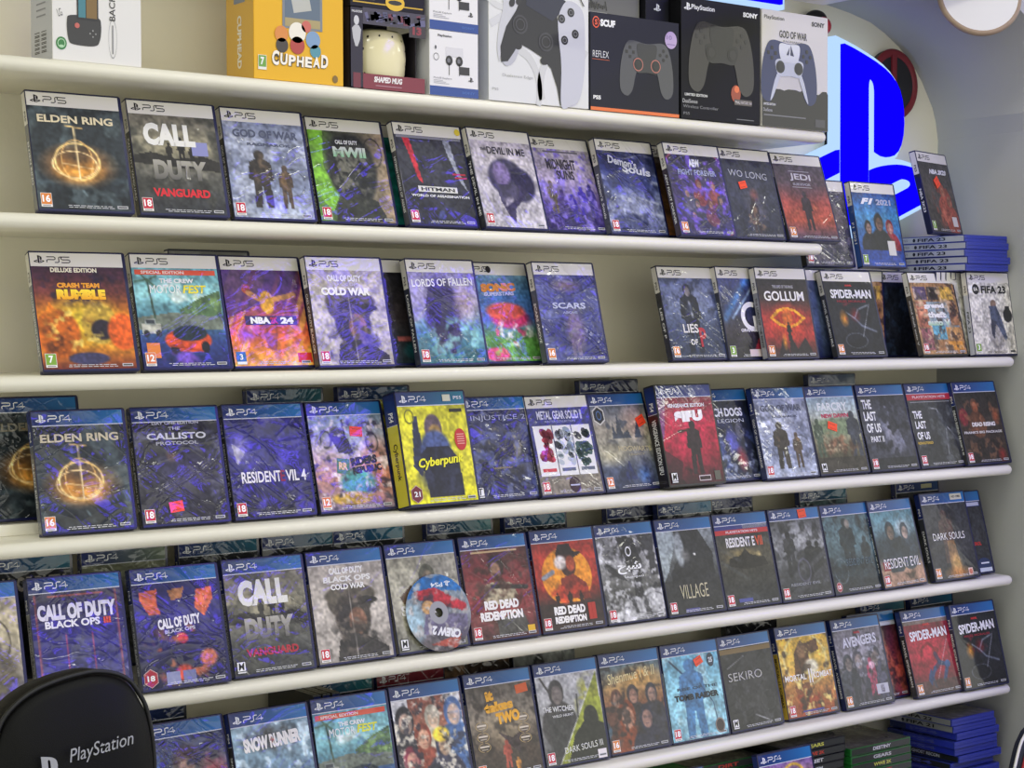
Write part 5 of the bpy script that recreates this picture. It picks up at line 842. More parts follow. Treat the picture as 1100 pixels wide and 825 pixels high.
def pad(mb, cx, cz, s, y, body, mid, stick, btn, rim=None, rot=0, panel=None):
    c, q = math.cos(R(rot)), math.sin(R(rot))
    T = lambda a, b: (cx + (a * c - b * q) * s, cz + (a * q + b * c) * s)
    mb.poly2([T(*p) for p in smooth_poly(PADBODY)], y, body)
    mb.poly2([T(*p) for p in smooth_poly([(-.26, -.16), (0, -.16), (.26, -.16), (.34, .06), (.2, .12), (0, .1), (-.2, .12), (-.34, .06)])], y - .0002, mid)
    mb.poly2([T(*p) for p in smooth_poly([(-.24, .36), (0, .37), (.24, .36), (.2, .1), (0, .07), (-.2, .1)])], y - .0003, panel or mid)
    for sx in (-1, 1):
        if rim: mb.ell(*T(sx * .22, -.02), s * .125, s * .125, y - .0004, rim)
        mb.ell(*T(sx * .22, -.02), s * .105, s * .105, y - .0005, stick); mb.ell(*T(sx * .22, -.02), s * .07, s * .07, y - .0007, btn)
        for a, b in ((0, .085), (0, -.085), (.085, 0), (-.085, 0)):
            if sx > 0: mb.ell(*T(.42 + a, .2 + b), s * .034, s * .034, y - .0004, btn)
            else: mb.rect(*[v for v in (T(-.42 + a, .2 + b)[0] - s * .03, T(-.42 + a, .2 + b)[1] - s * .03, T(-.42 + a, .2 + b)[0] + s * .03, T(-.42 + a, .2 + b)[1] + s * .03)], y - .0004, btn, rot)

# phone controller box
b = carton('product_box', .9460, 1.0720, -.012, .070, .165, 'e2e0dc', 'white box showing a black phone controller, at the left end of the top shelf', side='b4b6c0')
m = MB(); y = -.0006
m.poly2(smooth_poly([(.022, .028), (.03, .022), (.058, .022), (.066, .03), (.068, .05), (.062, .06), (.026, .06), (.02, .052)]), y, '2c2c2e')
m.rect(.034, .055, .064, .15, y - .0002, '1c1c20'); m.rect(.036, .058, .046, .088, y - .0004, '3c7c88'); m.rect(.047, .058, .062, .088, y - .0004, '7c6030'); m.rect(.036, .09, .062, .13, y - .0004, '3c4858')
m.ell(.034, .047, .0035, .0035, y - .0005, 'c06058')
for a, c_ in ((0, .004), (0, -.004), (.004, 0), (-.004, 0)): m.ell(.056 + a, .038 + c_, .0012, .0012, y - .0005, '8a8a8a')
m.build('controller_picture', b)
m = MB(); m.ell(.012, .022, .0075, .0085, y, '2f7a3c'); m.ring(.012, .022, .0055, .006, .2, y - .0002, 'a8d0a8'); m.ell(.012, .018, .0035, .002, y - .0003, 'a8d0a8'); m.build('round_green_seal', b)
m = MB(); m.text('BACKBONE ONE', .084, .108, .1, .0085, y, '26262a', 90, .01); m.ring(.0845, .034, .006, .026, .06, y, '9a9a9c'); m.rect(.0835, .014, .0855, .052, y, '8a8a8c'); m.text('LG', .01, .062, .006, .01, y, '5c5c60', 20); m.build('box_lettering', b)
m = MB()
for k in range(16):
    if k % 3 != 2:
        for s_ in (0, 1): m.add([(-.0008, .018 + s_ * .022, .012 + k * .0018), (-.0008, .034 + s_ * .022, .012 + k * .0018), (-.0008, .034 + s_ * .022, .0131 + k * .0018), (-.0008, .018 + s_ * .022, .0131 + k * .0018)], [(0, 3, 2, 1)], lin(hx('333338')))
for k in range(5): m.add([(-.0008, .02, .06 + k * .008), (-.0008, .05, .06 + k * .008), (-.0008, .05, .062 + k * .008), (-.0008, .02, .062 + k * .008)], [(0, 3, 2, 1)], lin(hx('7c7e88')))
m.build('barcode_print', b)

# yellow window box
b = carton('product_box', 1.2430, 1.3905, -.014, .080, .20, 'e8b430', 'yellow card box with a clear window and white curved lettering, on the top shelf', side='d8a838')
m = MB(); y = -.0006; m.rect(.046, .075, .112, .185, y, '7c8288'); m.rect(.05, .078, .108, .183, y - .0002, '5c6c7c'); m.rect(.05, .078, .108, .09, y - .0003, 'a89868'); m.rect(.06, .1, .09, .14, y - .0003, 'b8b8b0', 12); m.build('clear_window', b)
m = MB(); y -= .0004
for a, c_, r_, cc in ((.044, .066, .011, 'd8883c'), (.07, .07, .014, 'ece6d8'), (.096, .062, .012, '7c9cc0'), (.07, .052, .012, 'b03c34'), (.1, .046, .009, '4c90a0'), (.045, .05, .01, '3c3430'), (.085, .08, .008, 'c86458')): m.ell(a, c_, r_, r_ * 1.05, y, cc)
m.build('round_colour_cluster', b)
m = MB(); 
for k, (ch, dz, hh) in enumerate(zip('CUPHEAD', (0, -.001, -.002, -.002, -.002, -.001, .001), (.021, .0165, .0155, .015, .015, .0155, .019))):
    m.text(ch, .034 + k * .0135, .031 + dz, .0115, hh, y - .0001, '3c3428', -3, .12); m.text(ch, .034 + k * .0135, .0315 + dz, .0115, hh, y - .0004, 'f4eee0', -3, .04)
m.build('box_lettering', b)
m = MB(); m.rect(.006, .013, .0195, .0335, y, 'e8e8e0'); m.rect(.0068, .017, .0187, .0328, y - .0002, '6aa03c'); m.text('7', .0127, .025, .006, .011, y - .0004, 'f0f0f0', 0, .04); m.ell(.133, .009, .0045, .0055, y, '7c6020'); m.build('age_rating_badge', b)
m = MB(); v, f, d = glyphs('CUPHEAD', .04); m.add([(-.0008, .04 - (q - .5) * .012, .055 - (p - .5) * .075) for p, q in v], f, lin(hx('f0e8d4'))); m.add([(-.0007, .024, .11), (-.0007, .056, .11), (-.0007, .056, .16), (-.0007, .024, .16)], [(0, 3, 2, 1)], lin(hx('7c8490'))); m.build('side_lettering', b)

# mug box : card frame with open window, mug inside
b = empty('mug_box', (1.4010, -.016, Z0)); tag(b, 'black and maroon open-front card box framing a cream mug', 'box')
card = plain('card_black', '201c22', .5, coat=.2); w, dp, h = .134, .10, .118
for x0_, x1_, y0_, y1_, z0_, z1_, nm in ((0, .022, 0, .0012, 0, h, 'front_panel'), (0, .0012, 0, dp, 0, h, 'side_panel'), (0, w - .004, dp - .0012, dp, 0, h, 'back_panel'), (w - .0052, w - .004, .02, dp, 0, .096, 'side_panel'), (0, w - .004, 0, dp, 0, .0012, 'bottom_panel'), (0, w, 0, dp, h - .0012, h, 'top_panel')):
    bm_obj(nm, box_bm(x0_, y0_, z0_, x1_, y1_, z1_), card, b)
m = MB(); m.rect(.022, h - .024, w, h, -.0002, '3a3448'); rs = random.Random(4)
for k in range(40): xx = .026 + rs.random() * .1; m.rect(xx, h - .021 + rs.random() * .016, xx + .004 + rs.random() * .008, h - .019 + rs.random() * .016, -.0004, rs.choice(['4c4c6c', '2c2838', '5c5a80', '6c2c44']), rs.random() * 20)
m.rect(.104, h - .036, w, h - .018, -.0003, '2c222c'); m.text('13', .118, h - .026, .016, .012, -.0006, '8c2c3c', 0, .06); m.build('header_flap', b)
m = MB(); m.rect(.022, 0, w - .002, .022, -.0003, '7c1c34'); m.rect(.005, 0, .018, .022, -.0003, '6c1830'); m.text('SHAPED MUG', .066, .0145, .05, .0085, -.0006, 'ece6e4', 0, .05, .15); m.rect(.044, .005, .09, .006, -.0005, 'b88c98'); m.build('bottom_strip', b)
m = MB(); m.ell(.011, .098, .0045, .007, -.0004, 'c8c8cc'); m.poly2([(.003, .086), (.008, .091), (.015, .091), (.019, .085), (.017, .07), (.013, .06), (.009, .06), (.005, .072)], -.0004, 'b8b8bc'); m.text('PALADONE', .012, .111, .018, .0035, -.0004, 'e0e0e4', 0, .02); m.build('side_figure_print', b)
# the mug
t = empty('ceramic_mug', (1.4010 + .076, .022, Z0 + .0022)); tag(t, 'cream rounded ceramic mug with dark dots, inside the black and maroon box', 'mug')
bm = bmesh.new(); prof = [(.0, 0), (.030, .001), (.036, .006), (.042, .028), (.044, .05), (.0425, .07), (.038, .086), (.034, .090), (.031, .088), (.038, .07), (.038, .03), (.0, .008)]
NS = 40; rg = [[bm.verts.new((r_ * math.cos(2 * math.pi * j / NS), r_ * .62 * math.sin(2 * math.pi * j / NS), z_)) for j in range(NS)] if r_ > 0 else [bm.verts.new((0, 0, z_))] for r_, z_ in prof]
for a, c_ in zip(rg, rg[1:]):
    for j in range(NS):
        k = (j + 1) % NS
        if len(a) == 1: bm.faces.new((a[0], c_[k], c_[j]))
        elif len(c_) == 1: bm.faces.new((a[j], a[k], c_[0]))
        else: bm.faces.new((a[j], a[k], c_[k], c_[j]))
bmesh.ops.recalc_face_normals(bm, faces=bm.faces[:]); bm_obj('mug_body', bm, M['cream'], t, True)
def on_mug(u, v):      # u angle offset from the front, v height
    r_ = float(np.interp(v, [p[1] for p in prof[1:8]], [p[0] for p in prof[1:8]])) + .0004; a = R(-90 + u); return (r_ * math.cos(a), r_ * .62 * math.sin(a), v)
m = MB()
for u, v, s_, c_ in [(-50, .078, .0022, 'k'), (-22, .080, .0018, 'k'), (10, .080, .0018, 'k'), (40, .076, .0018, 'k'), (-60, .06, .0022, 'k'), (-58, .024, .0018, 'k'), (-10, .012, .0018, 'k'), (15, .02, .0016, 'k'), (40, .014, .0016, 'k'), (58, .04, .0016, 'k'), (-35, .012, .0016, 'k'), (56, .062, .0016, 'k')]:
    n_ = 10; m.add([on_mug(u + R(1) * 0 + math.cos(2 * math.pi * q / n_) * s_ / .044 * 57, v + math.sin(2 * math.pi * q / n_) * s_) for q in range(n_)], [tuple(range(n_))], lin(hx('2a2420')))
m.build('painted_dots', t)
bm = bmesh.new()
for i in range(13):
    a = R(-75 + 150 * i / 12); cx_, cz_ = .041 + .020 * math.cos(a), .046 + .026 * math.sin(a)
    rr = [bm.verts.new((cx_ + .0045 * math.cos(a) * math.cos(2 * math.pi * j / 8), .0045 * math.sin(2 * math.pi * j / 8), cz_ + .0045 * math.sin(a) * math.cos(2 * math.pi * j / 8))) for j in range(8)]
    if i:
        for j in range(8): bm.faces.new((pr[j], pr[(j + 1) % 8], rr[(j + 1) % 8], rr[j]))
    pr = rr
bmesh.ops.recalc_face_normals(bm, faces=bm.faces[:]); hd = bm_obj('handle', bm, M['cream'], t, True); hd.rotation_euler = (0, 0, R(90)); hd.scale = (.5, .8, .9)
b = carton('product_box', 1.4030, 1.5350, -.014, .09, .12, '1e1c20', 'black box with a yellow line and oval, standing on the mug box', z=Z0 + .1182)
m = MB(); m.rect(.004, .0065, .128, .0085, -.0006, 'c8a028'); m.rect(.01, .012, .042, .06, -.0006, '6c6450'); m.ell(.078, .012, .017, .012, -.0008, 'e0b428'); m.ell(.078, .012, .012, .0035, -.001, '1c1a1c'); m.rect(.05, .03, .11, .1, -.0006, '4c4a50'); m.build('front_print', b)

# earbud boxes, one on the other
for k in range(2):
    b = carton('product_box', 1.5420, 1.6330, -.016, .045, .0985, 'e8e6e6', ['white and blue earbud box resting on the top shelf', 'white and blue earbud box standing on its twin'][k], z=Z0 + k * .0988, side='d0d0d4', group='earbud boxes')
    m = MB(); m.rect(0, 0, .091, .014, -.0006, '1c4490'); m.text('SONY', .072, .007, .024, .0035, -.0008, '3c68b4', 0, .02); m.build('blue_strip', b)
    m = MB()
    for q in (.036, .055): m.ell(q, .054, .0065, .0075, -.0006, '1c1c20'); m.ell(q - .001, .054, .003, .0035, -.0008, '6c6c74'); m.rect(q - .0007, .032, q + .0007, .05, -.0006, '5c5c62')
    m.rect(.055, .034, .074, .046, -.0008, '26262c'); m.rect(.03, .06, .062, .074, -.0004, 'd6d4d8'); m.build('earbud_picture', b)
    m = MB(); m.text('PlayStation', .028, .09, .026, .0045, -.0006, '22222a', 0, .02); m.text('PULSE Explore', .024, .026, .034, .0035, -.0006, '7c7c84'); m.ring(.012, .058, .005, .0055, .15, -.0006, '55555c'); m.ell(.011, .072, .0018, .003, -.0006, '55555c'); m.logo(.072, .024, .0075, -.0006, '22222a')
    for q in range(3): m.rect(.007, .018 + q * .0022, .036 - q * .006, .0187 + q * .0022, -.0006, 'a0a0a6')
    m.build('box_lettering', b)

# large white controller box with a tilted two-tone pad
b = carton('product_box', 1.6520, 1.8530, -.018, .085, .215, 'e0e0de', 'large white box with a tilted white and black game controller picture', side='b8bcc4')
m = MB(); y = -.0005
m.ring(.05, .02, .055, .07, .2, y, 'cccccc', 40, -20, 110); m.ring(.165, .03, .07, .07, .18, y, 'cdcdcd', 40, 60, 200); m.rect(0, .12, .035, .132, y, 'cfcfd2', 30); m.ring(.03, .19, .05, .05, .2, y, 'd2d2d2', 30, 200, 330)
m.build('pale_symbol_print', b)
m = MB(); y = -.0009; W_ = .201; P = lambda L_: [(p[0] * W_, p[1] * .215) for p in L_]
m.poly2(smooth_poly(P([(.165, 1), (.40, 1), (.37, .86), (.27, .66), (.175, .54), (.12, .39), (.10, .28), (.078, .38), (.095, .53), (.135, .68), (.12, .84)])), y, 'c6c6cc')
m.poly2(smooth_poly(P([(.125, .31), (.165, .255), (.25, .30), (.295, .41), (.255, .44), (.19, .40)])), y - .0001, 'b8b8c2')
m.poly2(P([(.37, .87), (.56, .84), (.76, .78), (.67, .66), (.70, .51), (.725, .01), (.70, .008), (.672, .13), (.61, .27), (.51, .35), (.40, .395), (.29, .43), (.24, .36), (.18, .29), (.115, .28), (.108, .39), (.165, .54), (.26, .66)]), y - .0003, '1b1c22')
m.poly2(P([(.37, .865), (.76, .775), (.68, .665), (.62, .62), (.36, .71)]), y - .0005, '262a3c')
m.poly2(smooth_poly(P([(.76, .775), (.87, .77), (.94, .70), (.955, .53), (.95, .28), (.90, .07), (.80, .006), (.71, .006), (.712, .3), (.685, .52), (.685, .66)])), y - .0006, 'c4c4ce')
for u_, v_, r_ in ((.30, .565, .0150), (.556, .46, .0150)): m.ell(u_ * W_, v_ * .215, r_, r_, y - .0008, '3a3a40'); m.ell(u_ * W_, v_ * .215, r_ * .8, r_ * .8, y - .001, '16161a'); m.ring(u_ * W_, v_ * .215, r_ * .6, r_ * .6, .15, y - .0012, '4a4a50')
for u_, v_ in ((.81, .70), (.715, .645), (.855, .545), (.745, .49)): m.ell(u_ * W_, v_ * .215, .0072, .0072, y - .0008, '26262a'); m.ring(u_ * W_, v_ * .215, .004, .004, .2, y - .001, '8a8a90')
for u_, v_, q in ((.275, .84, 0), (.212, .80, 0), (.288, .735, 0), (.222, .715, 0)): m.ell(u_ * W_, v_ * .215, .0070, .0052, y - .0008, '26262a', rot=60)
m.stroke(P([(.84, .84), (.90, .82), (.945, .76)]), .002, y - .001, '22'  + '2222')
m.ell(.28 * W_, .41 * .215, .008, .006, y - .0002, '1c1c22'); m.ell(.54 * W_, .32 * .215, .008, .006, y - .0004, '1c1c22')
m.build('controller_picture', b)
m = MB(); m.text('Dualsense Edge', .056, .04, .06, .006, -.0007, 'b4b4b4', 0, .0); m.text('PS5', .012, .018, .012, .004, -.0007, 'a8a8a8'); m.build('box_lettering', b)

# dark grey box with orange base line
b = carton('product_box', 1.8580, 2.0530, -.016, .085, .158, '28292f', 'dark grey box with an orange base line and a charcoal game controller picture')
m = MB(); m.rect(.0005, 0, .1945, .0055, -.0006, 'e8702c'); m.build('orange_line', b)
m = MB(); pad(m, .122, .083, .088, -.0006, '46474d', '26272b', '161618', '1a1a1d', 'b46c60'); m.build('controller_picture', b)
m = MB(); m.ring(.012, .142, .0075, .0095, .22, -.0006, 'e85838'); m.text('S', .012, .142, .006, .009, -.0008, 'e85838', 0, .04); m.text('SCUF', .037, .142, .032, .0115, -.0006, 'f0f0f0', 0, .06); m.text('REFLEX', .022, .091, .034, .0105, -.0006, 'e0e0e2', 0, -.005); m.rect(.004, .082, .041, .0828, -.0006, 'c85c34'); m.text('PS5', .014, .021, .016, .0065, -.0006, 'f0f0f0', 0, .04); m.build('box_lettering', b)
m = MB(); m.ell(.176, .128, .0135, .0145, -.0006, 'b8a0cc'); m.text('10', .172, .132, .012, .007, -.0008, '8a74a8', 0, .02); m.rect(.167, .12, .185, .1215, -.0008, '8a74a8'); m.build('lilac_round_sticker', b)
b = carton('product_box', 1.8640, 1.9980, .022, .06, .06, '7c7c74', 'grey box with dark ornate lettering, lying behind on the dark grey box', z=Z0 + .1582)
m = MB()
rs = random.Random(9)
for k in range(16): m.rect(.006 + k * .0035, .012 + rs.random() * .004, .0085 + k * .0035, .02 + rs.random() * .014, -.0006, '2c2c2a', rs.random() * 30 - 15)
m.rect(.004, .006, .062, .009, -.0006, 'b4b4a8'); m.build('front_print', b)
b = carton('product_box', 2.0010, 2.0540, .010, .06, .052, '14151c', 'small black box with a white console symbol, on the dark grey box', z=Z0 + .1582)
m = MB(); m.logo(.018, .021, .0125, -.0006, 'd8dce4'); m.build('box_symbol', b)

# black controller box
b = carton('product_box', 2.0560, 2.2440, -.018, .085, .204, '101014', 'black box with a shadowy controller and small orange crest, on the top shelf')
m = MB(); pad(m, .094, .118, .115, -.0006, '2d2a2a', '1d1c1f', '161517', '252326', rot=0); m.build('controller_picture', b)
m = MB(); m.logo(.006, .182, .013, -.0006, 'f0f0f2'); m.text('PlayStation', .05, .188, .054, .0105, -.0006, 'e8e8ea', 0, .02); m.text('SONY', .163, .188, .036, .0085, -.0006, 'e8e8ea', 0, .06)
m.text('LIMITED EDITION', .034, .041, .052, .0045, -.0006, 'e0e0e2', 0, .03); m.text('DualSense', .02, .03, .034, .0065, -.0006, 'c8c8cc'); m.text('Wireless Controller', .045, .021, .082, .005, -.0006, '8a8a90'); m.text('PS5', .012, .009, .014, .0045, -.0006, '8a8a90'); m.rect(.13, .006, .172, .0075, -.0006, '6c6c70'); m.build('box_lettering', b)
m = MB(); m.ell(.128, .05, .0115, .015, -.0006, '9c3c20'); m.ell(.13, .058, .006, .006, -.0008, 'e8703c'); m.rect(.124, .031, .166, .041, -.0008, '4c4444'); m.text('FINAL FANTASY XVI', .146, .036, .04, .005, -.001, 'c8c0c0', 0, .02); m.build('orange_crest', b)

# white controller box with a dark lower edge
b = carton('product_box', 2.2480, 2.4160, -.018, .085, .204, 'dcd8d2', 'white box with a navy and white controller picture above a jagged black edge')
m = MB(); Wd = .168; rs = random.Random(2); P = [(0, 0), (Wd, 0), (Wd, .066)]
for k in range(17): P.append((Wd - .004 - k * .0099, .064 + rs.random() * .007))
P.append((0, .072)); m.poly2(P, -.0006, '1c1b1e'); m.build('jagged_black_edge', b)
m = MB(); pad(m, .068, .108, .105, -.0008, '2a3560', 'c8ccd8', '26282e', '1c1e28', None, 0, 'd8dae2')
m.poly2(smooth_poly([(.02, .047), (.028, .055), (.044, .09), (.04, .098), (.03, .08)]), -.0012, 'c8ccd8'); m.poly2(smooth_poly([(.116, .047), (.108, .055), (.092, .09), (.096, .098), (.106, .08)]), -.0012, 'c8ccd8')
m.poly2([(.06, .128), (.068, .142), (.066, .128)], -.0014, '2a3050'); m.poly2([(.07, .128), (.071, .146), (.079, .127)], -.0014, '2a3050'); m.build('controller_picture', b)
m = MB(); m.text('PlayStation', .03, .19, .05, .0085, -.0006, '3c3c44', 0, .01); m.text('SONY', .142, .189, .034, .0085, -.0006, '4c4c54', 0, .05); m.text('GOD OF WAR', .078, .164, .07, .013, -.0006, '33333c', 0, .02); m.text('RAGNAROK', .078, .152, .05, .0035, -.0006, '6c6c74')
m.text('LIMITED EDITION', .018, .039, .03, .0042, -.0009, 'e0e0e2', 0, .03); m.text('DualSense', .014, .029, .022, .006, -.0009, 'c8c8cc'); m.rect(.004, .019, .11, .021, -.0009, '7c7c80'); m.rect(.135, .006, .16, .02, -.0009, '4a4a4e'); m.build('box_lettering', b)

# ================================================================= SIGNS AND WALL ORNAMENTS
sg = empty('logo_sign', (2.636, .150, 2.053)); tag(sg, 'glowing blue console logo sign with a pale blue outline, on the niche back wall', 'sign')
KX, KZ = .01805, .0195
def offset_poly(P, d):
    P = [p for i, p in enumerate(P) if np.linalg.norm(p - P[i - 1]) > 1e-4]
    ar = sum(P[i - 1][0] * P[i][1] - P[i][0] * P[i - 1][1] for i in range(len(P))); s = 1 if ar > 0 else -1; out = []
    for i in range(len(P)):
        a = P[i] - P[i - 1]; b = P[(i + 1) % len(P)] - P[i]; a = a / np.linalg.norm(a); b = b / np.linalg.norm(b)
        na = np.array([a[1], -a[0]]) * s; nb = np.array([b[1], -b[0]]) * s; nn = na + nb; L_ = np.linalg.norm(nn)
        if L_ < .35: out += [P[i] + na * d, P[i] + nb * d]
        else: nn = nn / L_; out.append(P[i] + nn * d / max(.6, float(nn @ na)))
    return out
OUT = []
for k, p in enumerate(LOGO):
    q = [np.array([(a - 8.984) * KX, -(c_ - 2.596) * KZ]) for a, c_ in p]
    OUT.append(q)
    nm = ['upright_letter_face', 'right_curve_face', 'left_curve_face'][k]
    bm_obj(nm, prism_bm([tuple(v) for v in q], -.012, .0, .001), M['sign_blue'], sg)
# clean pale backing silhouette: stem, bowl and both curves, each with an even margin
outer = [np.array(v) for v in [(0, 0)] + [tuple(x) for x in OUT[0]]]
P0 = [v for v in OUT[0]]
back = [offset_poly(P0, .0125), offset_poly(OUT[1], .0125), offset_poly(OUT[2], .0125)]
for k, q in enumerate(back):
    bm = prism_bm([tuple(v) for v in q], .001 + k * .0015, .022 + k * .001)
    bm_obj('pale_backing', bm, M['sign_pale'], sg)
bm_obj('pale_backing', box_bm(.055, .0035, -.21, .105, .022, -.05), M['sign_pale'], sg)
bm_obj('mounting_block', box_bm(.01, .02, -.33, .09, .0505, -.05), M['dark'], sg)
sg2 = empty('light_box', (2.14, .150, 2.104)); tag(sg2, 'glowing blue light box with a pale edge, above the controller boxes', 'sign')
bm_obj('pale_frame', box_bm(0, .004, 0, .345, .05, .062, .002), M['sign_pale'], sg2); bm_obj('blue_face', box_bm(.008, -.004, .0075, .332, .006, .058, .001), M['sign_blue'], sg2)
# round red and black wall disc
rd = empty('wall_disc', (2.838, .192, 1.995)); tag(rd, 'round red and black disc on the wall behind the glowing logo', 'ornament')
bm = bmesh.new(); bmesh.ops.create_cone(bm, cap_ends=True, segments=48, radius1=.07, radius2=.07, depth=.014, matrix=Matrix.Rotation(R(90), 4, 'X')); bm_obj('black_disc', bm, M['dark'], rd)
def torus(name, R0, r0, mat, parent, y=0, flat=1., smooth=True):
    bm = bmesh.new(); g = [[bm.verts.new(((R0 + r0 * math.cos(b_)) * math.cos(a_), y + r0 * flat * math.sin(b_), (R0 + r0 * math.cos(b_)) * math.sin(a_))) for b_ in [2 * math.pi * j / 10 for j in range(10)]] for a_ in [2 * math.pi * i / 56 for i in range(56)]]
    for i in range(56):
        for j in range(10): bm.faces.new((g[i][j], g[(i + 1) % 56][j], g[(i + 1) % 56][(j + 1) % 10], g[i][(j + 1) % 10]))
    bmesh.ops.recalc_face_normals(bm, faces=bm.faces[:]); return bm_obj(name, bm, mat, parent, smooth)
torus('red_ring', .0635, .0085, M['dred'], rd, -.006, .5); bm_obj('red_bar', box_bm(-.011, -.0105, -.06, .003, -.006, .06), M['dred'], rd)
# small red and black knob ornament beside the sign
kn = empty('wall_ornament', (2.600, .196, 2.092)); tag(kn, 'small red and black round knob on the wall above the glowing logo', 'ornament')
bm = bmesh.new(); bmesh.ops.create_uvsphere(bm, u_segments=24, v_segments=14, radius=.019); [setattr(v, 'co', v.co + Vector((0, -.03, -.006))) for v in bm.verts]; bm_obj('red_ball', bm, M['bred'], kn, True)
bm = bmesh.new(); bmesh.ops.create_uvsphere(bm, u_segments=24, v_segments=14, radius=.024); [setattr(v, 'co', Vector((v.co.x - .002, v.co.y * .9 - .016, v.co.z * .8 + .008))) for v in bm.verts]; bm_obj('black_cap', bm, M['dark'], kn, True)
# white round disc with wooden rim under the vault
dc = empty('round_plaque', (2.728, -.110, 2.118), (R(-14), 0, R(-35))); tag(dc, 'round white disc with a pale wooden rim, below the curved ceiling at the top right', 'plaque')
bm = bmesh.new(); bmesh.ops.create_cone(bm, cap_ends=True, segments=64, radius1=.074, radius2=.074, depth=.012, matrix=Matrix.Rotation(R(90), 4, 'X')); bm_obj('white_face', bm, M['white'], dc)
torus('wooden_rim', .0745, .0055, M['wood'], dc, 0, 1.3)
bm_obj('wall_bracket', box_bm(-.01, .006, -.008, .01, .10, .008, .001), M['metal'], dc)

# ================================================================= BOTTOM SHELF STACKS
zb = ZS[6]
G1 = 'flat blue cases stacked at the bottom right'
rs = random.Random(5)
lab = ['lowest', 'second', 'third', 'fourth', 'fifth', 'sixth', 'seventh', 'eighth', 'ninth', 'tenth', 'eleventh']
for i in range(11):
    top = i >= 9; dx = (.0, .012, -.006, .008, .004, .014, .006, .0, .012, .004, -.004)[i]; dy = (.0, .01, .004, .0, .012, .0, .004, .0, .004, .006, .004)[i]
    sp, tx, tc = (('8e9092', 'FIFA 21' if i == 9 else 'FIFA 22', '26262c') if top else (('2c38b0', '', 'fff') if i in (7, 8) else ('23252c' if i in (5, 4) else '2430a8', 'GHOST RECON' if i == 5 else '', 'b8bcd0')))
    flat('bs%d' % i, 2.800 + dx, -.004 + dy, zb + i * .0150, 0, sp, tx or 'PS4', tc if tx else '4a54b0', 'blue game case, %s from the bottom of the blue flat stack at the lower right' % lab[i] if i < 9 else ['grey-spined blue case second from the top of the lower right stack', 'grey-spined blue case topping the lower right stack'][i - 9], shell='vivid', group=G1, plat='4' if not top else '5', ops=(('g', '8c8a84', '7c7a74'),) if top else (('g', '2a3464', '2a3464'),))
G2 = 'flat dark cases with green edges at the bottom'
names = ['FORZA', 'WWE 2K', 'DIRT', 'HALO', 'GEARS', 'ANTHEM', 'BORDER', 'DESTINY', 'STREET', 'TITAN']
for s_, (x1, y0, n_, what) in enumerate(((2.672, -.004, 10, 'the green-edged stack left of the blue one'), (2.484, -.004, 12, 'the green-edged stack behind the upright blue-topped case'), (2.30, .03, 11, 'the leftmost green-edged stack under the lowest shelf'))):
    for i in range(n_):
        r_ = flat('xb%d%d' % (s_, i), x1 + rs.uniform(-.002, .002), y0 + rs.uniform(0, .003), zb + i * .0150, 90, '3f413c', names[(i * 3 + s_) % 10], ['d8d8d0', 'e0e0dc', 'c84c3c', 'd8d860'][i % 4], 'dark-spined case, %s from the bottom of %s' % ((lab + ['topmost'])[i], what), shell='green' if s_ != 1 else 'black', group=G2, plat='x', ops=(('g', '5c5a50', '4c4a44'), ('b', '7c786a', 5, .5)), ln=.05)
case('ps4b', zb, 2.2330, -.060, 13, 0, '4', [('g', '8c6cb0', 'c89c38', '4c4c90'), ('o', .62, .2, .2, .16, .12, 'e0b840', 1), ('e', .62, .2, .12, .1, '3c5cb0', .2)], [], None, .2, label='blue-topped game case with a gold round crest, upright on the bottom shelf', marks=0, z=zb + .0145 + CT * math.sin(R(13)), scale=(1.03, 1, 1))
flat('ps4base', 2.2330, -.068 + .0, zb, 0, '23252c', 'PS4', '8a8ca0', 'flat case under the upright gold crest case, out of frame', shell='blue', plat='4')
case('ps4c', zb, 2.0150, -.010, 12, 0, '4', [('g', '4c2c3c', '8c2c38')], [], None, .3, label='blue-topped reddish game case under the lowest shelf, only its top corner seen', marks=0)
case('ps4d', zb, 1.8750, -.010, 12, 0, '4', [('g', '2c2c3c', '3c3440')], [('GENERATIONS', .5, .1, .7, .08, 'c83c3c')][:0], None, .3, label='blue-topped dark game case under the lowest shelf, left of the reddish one', marks=0)

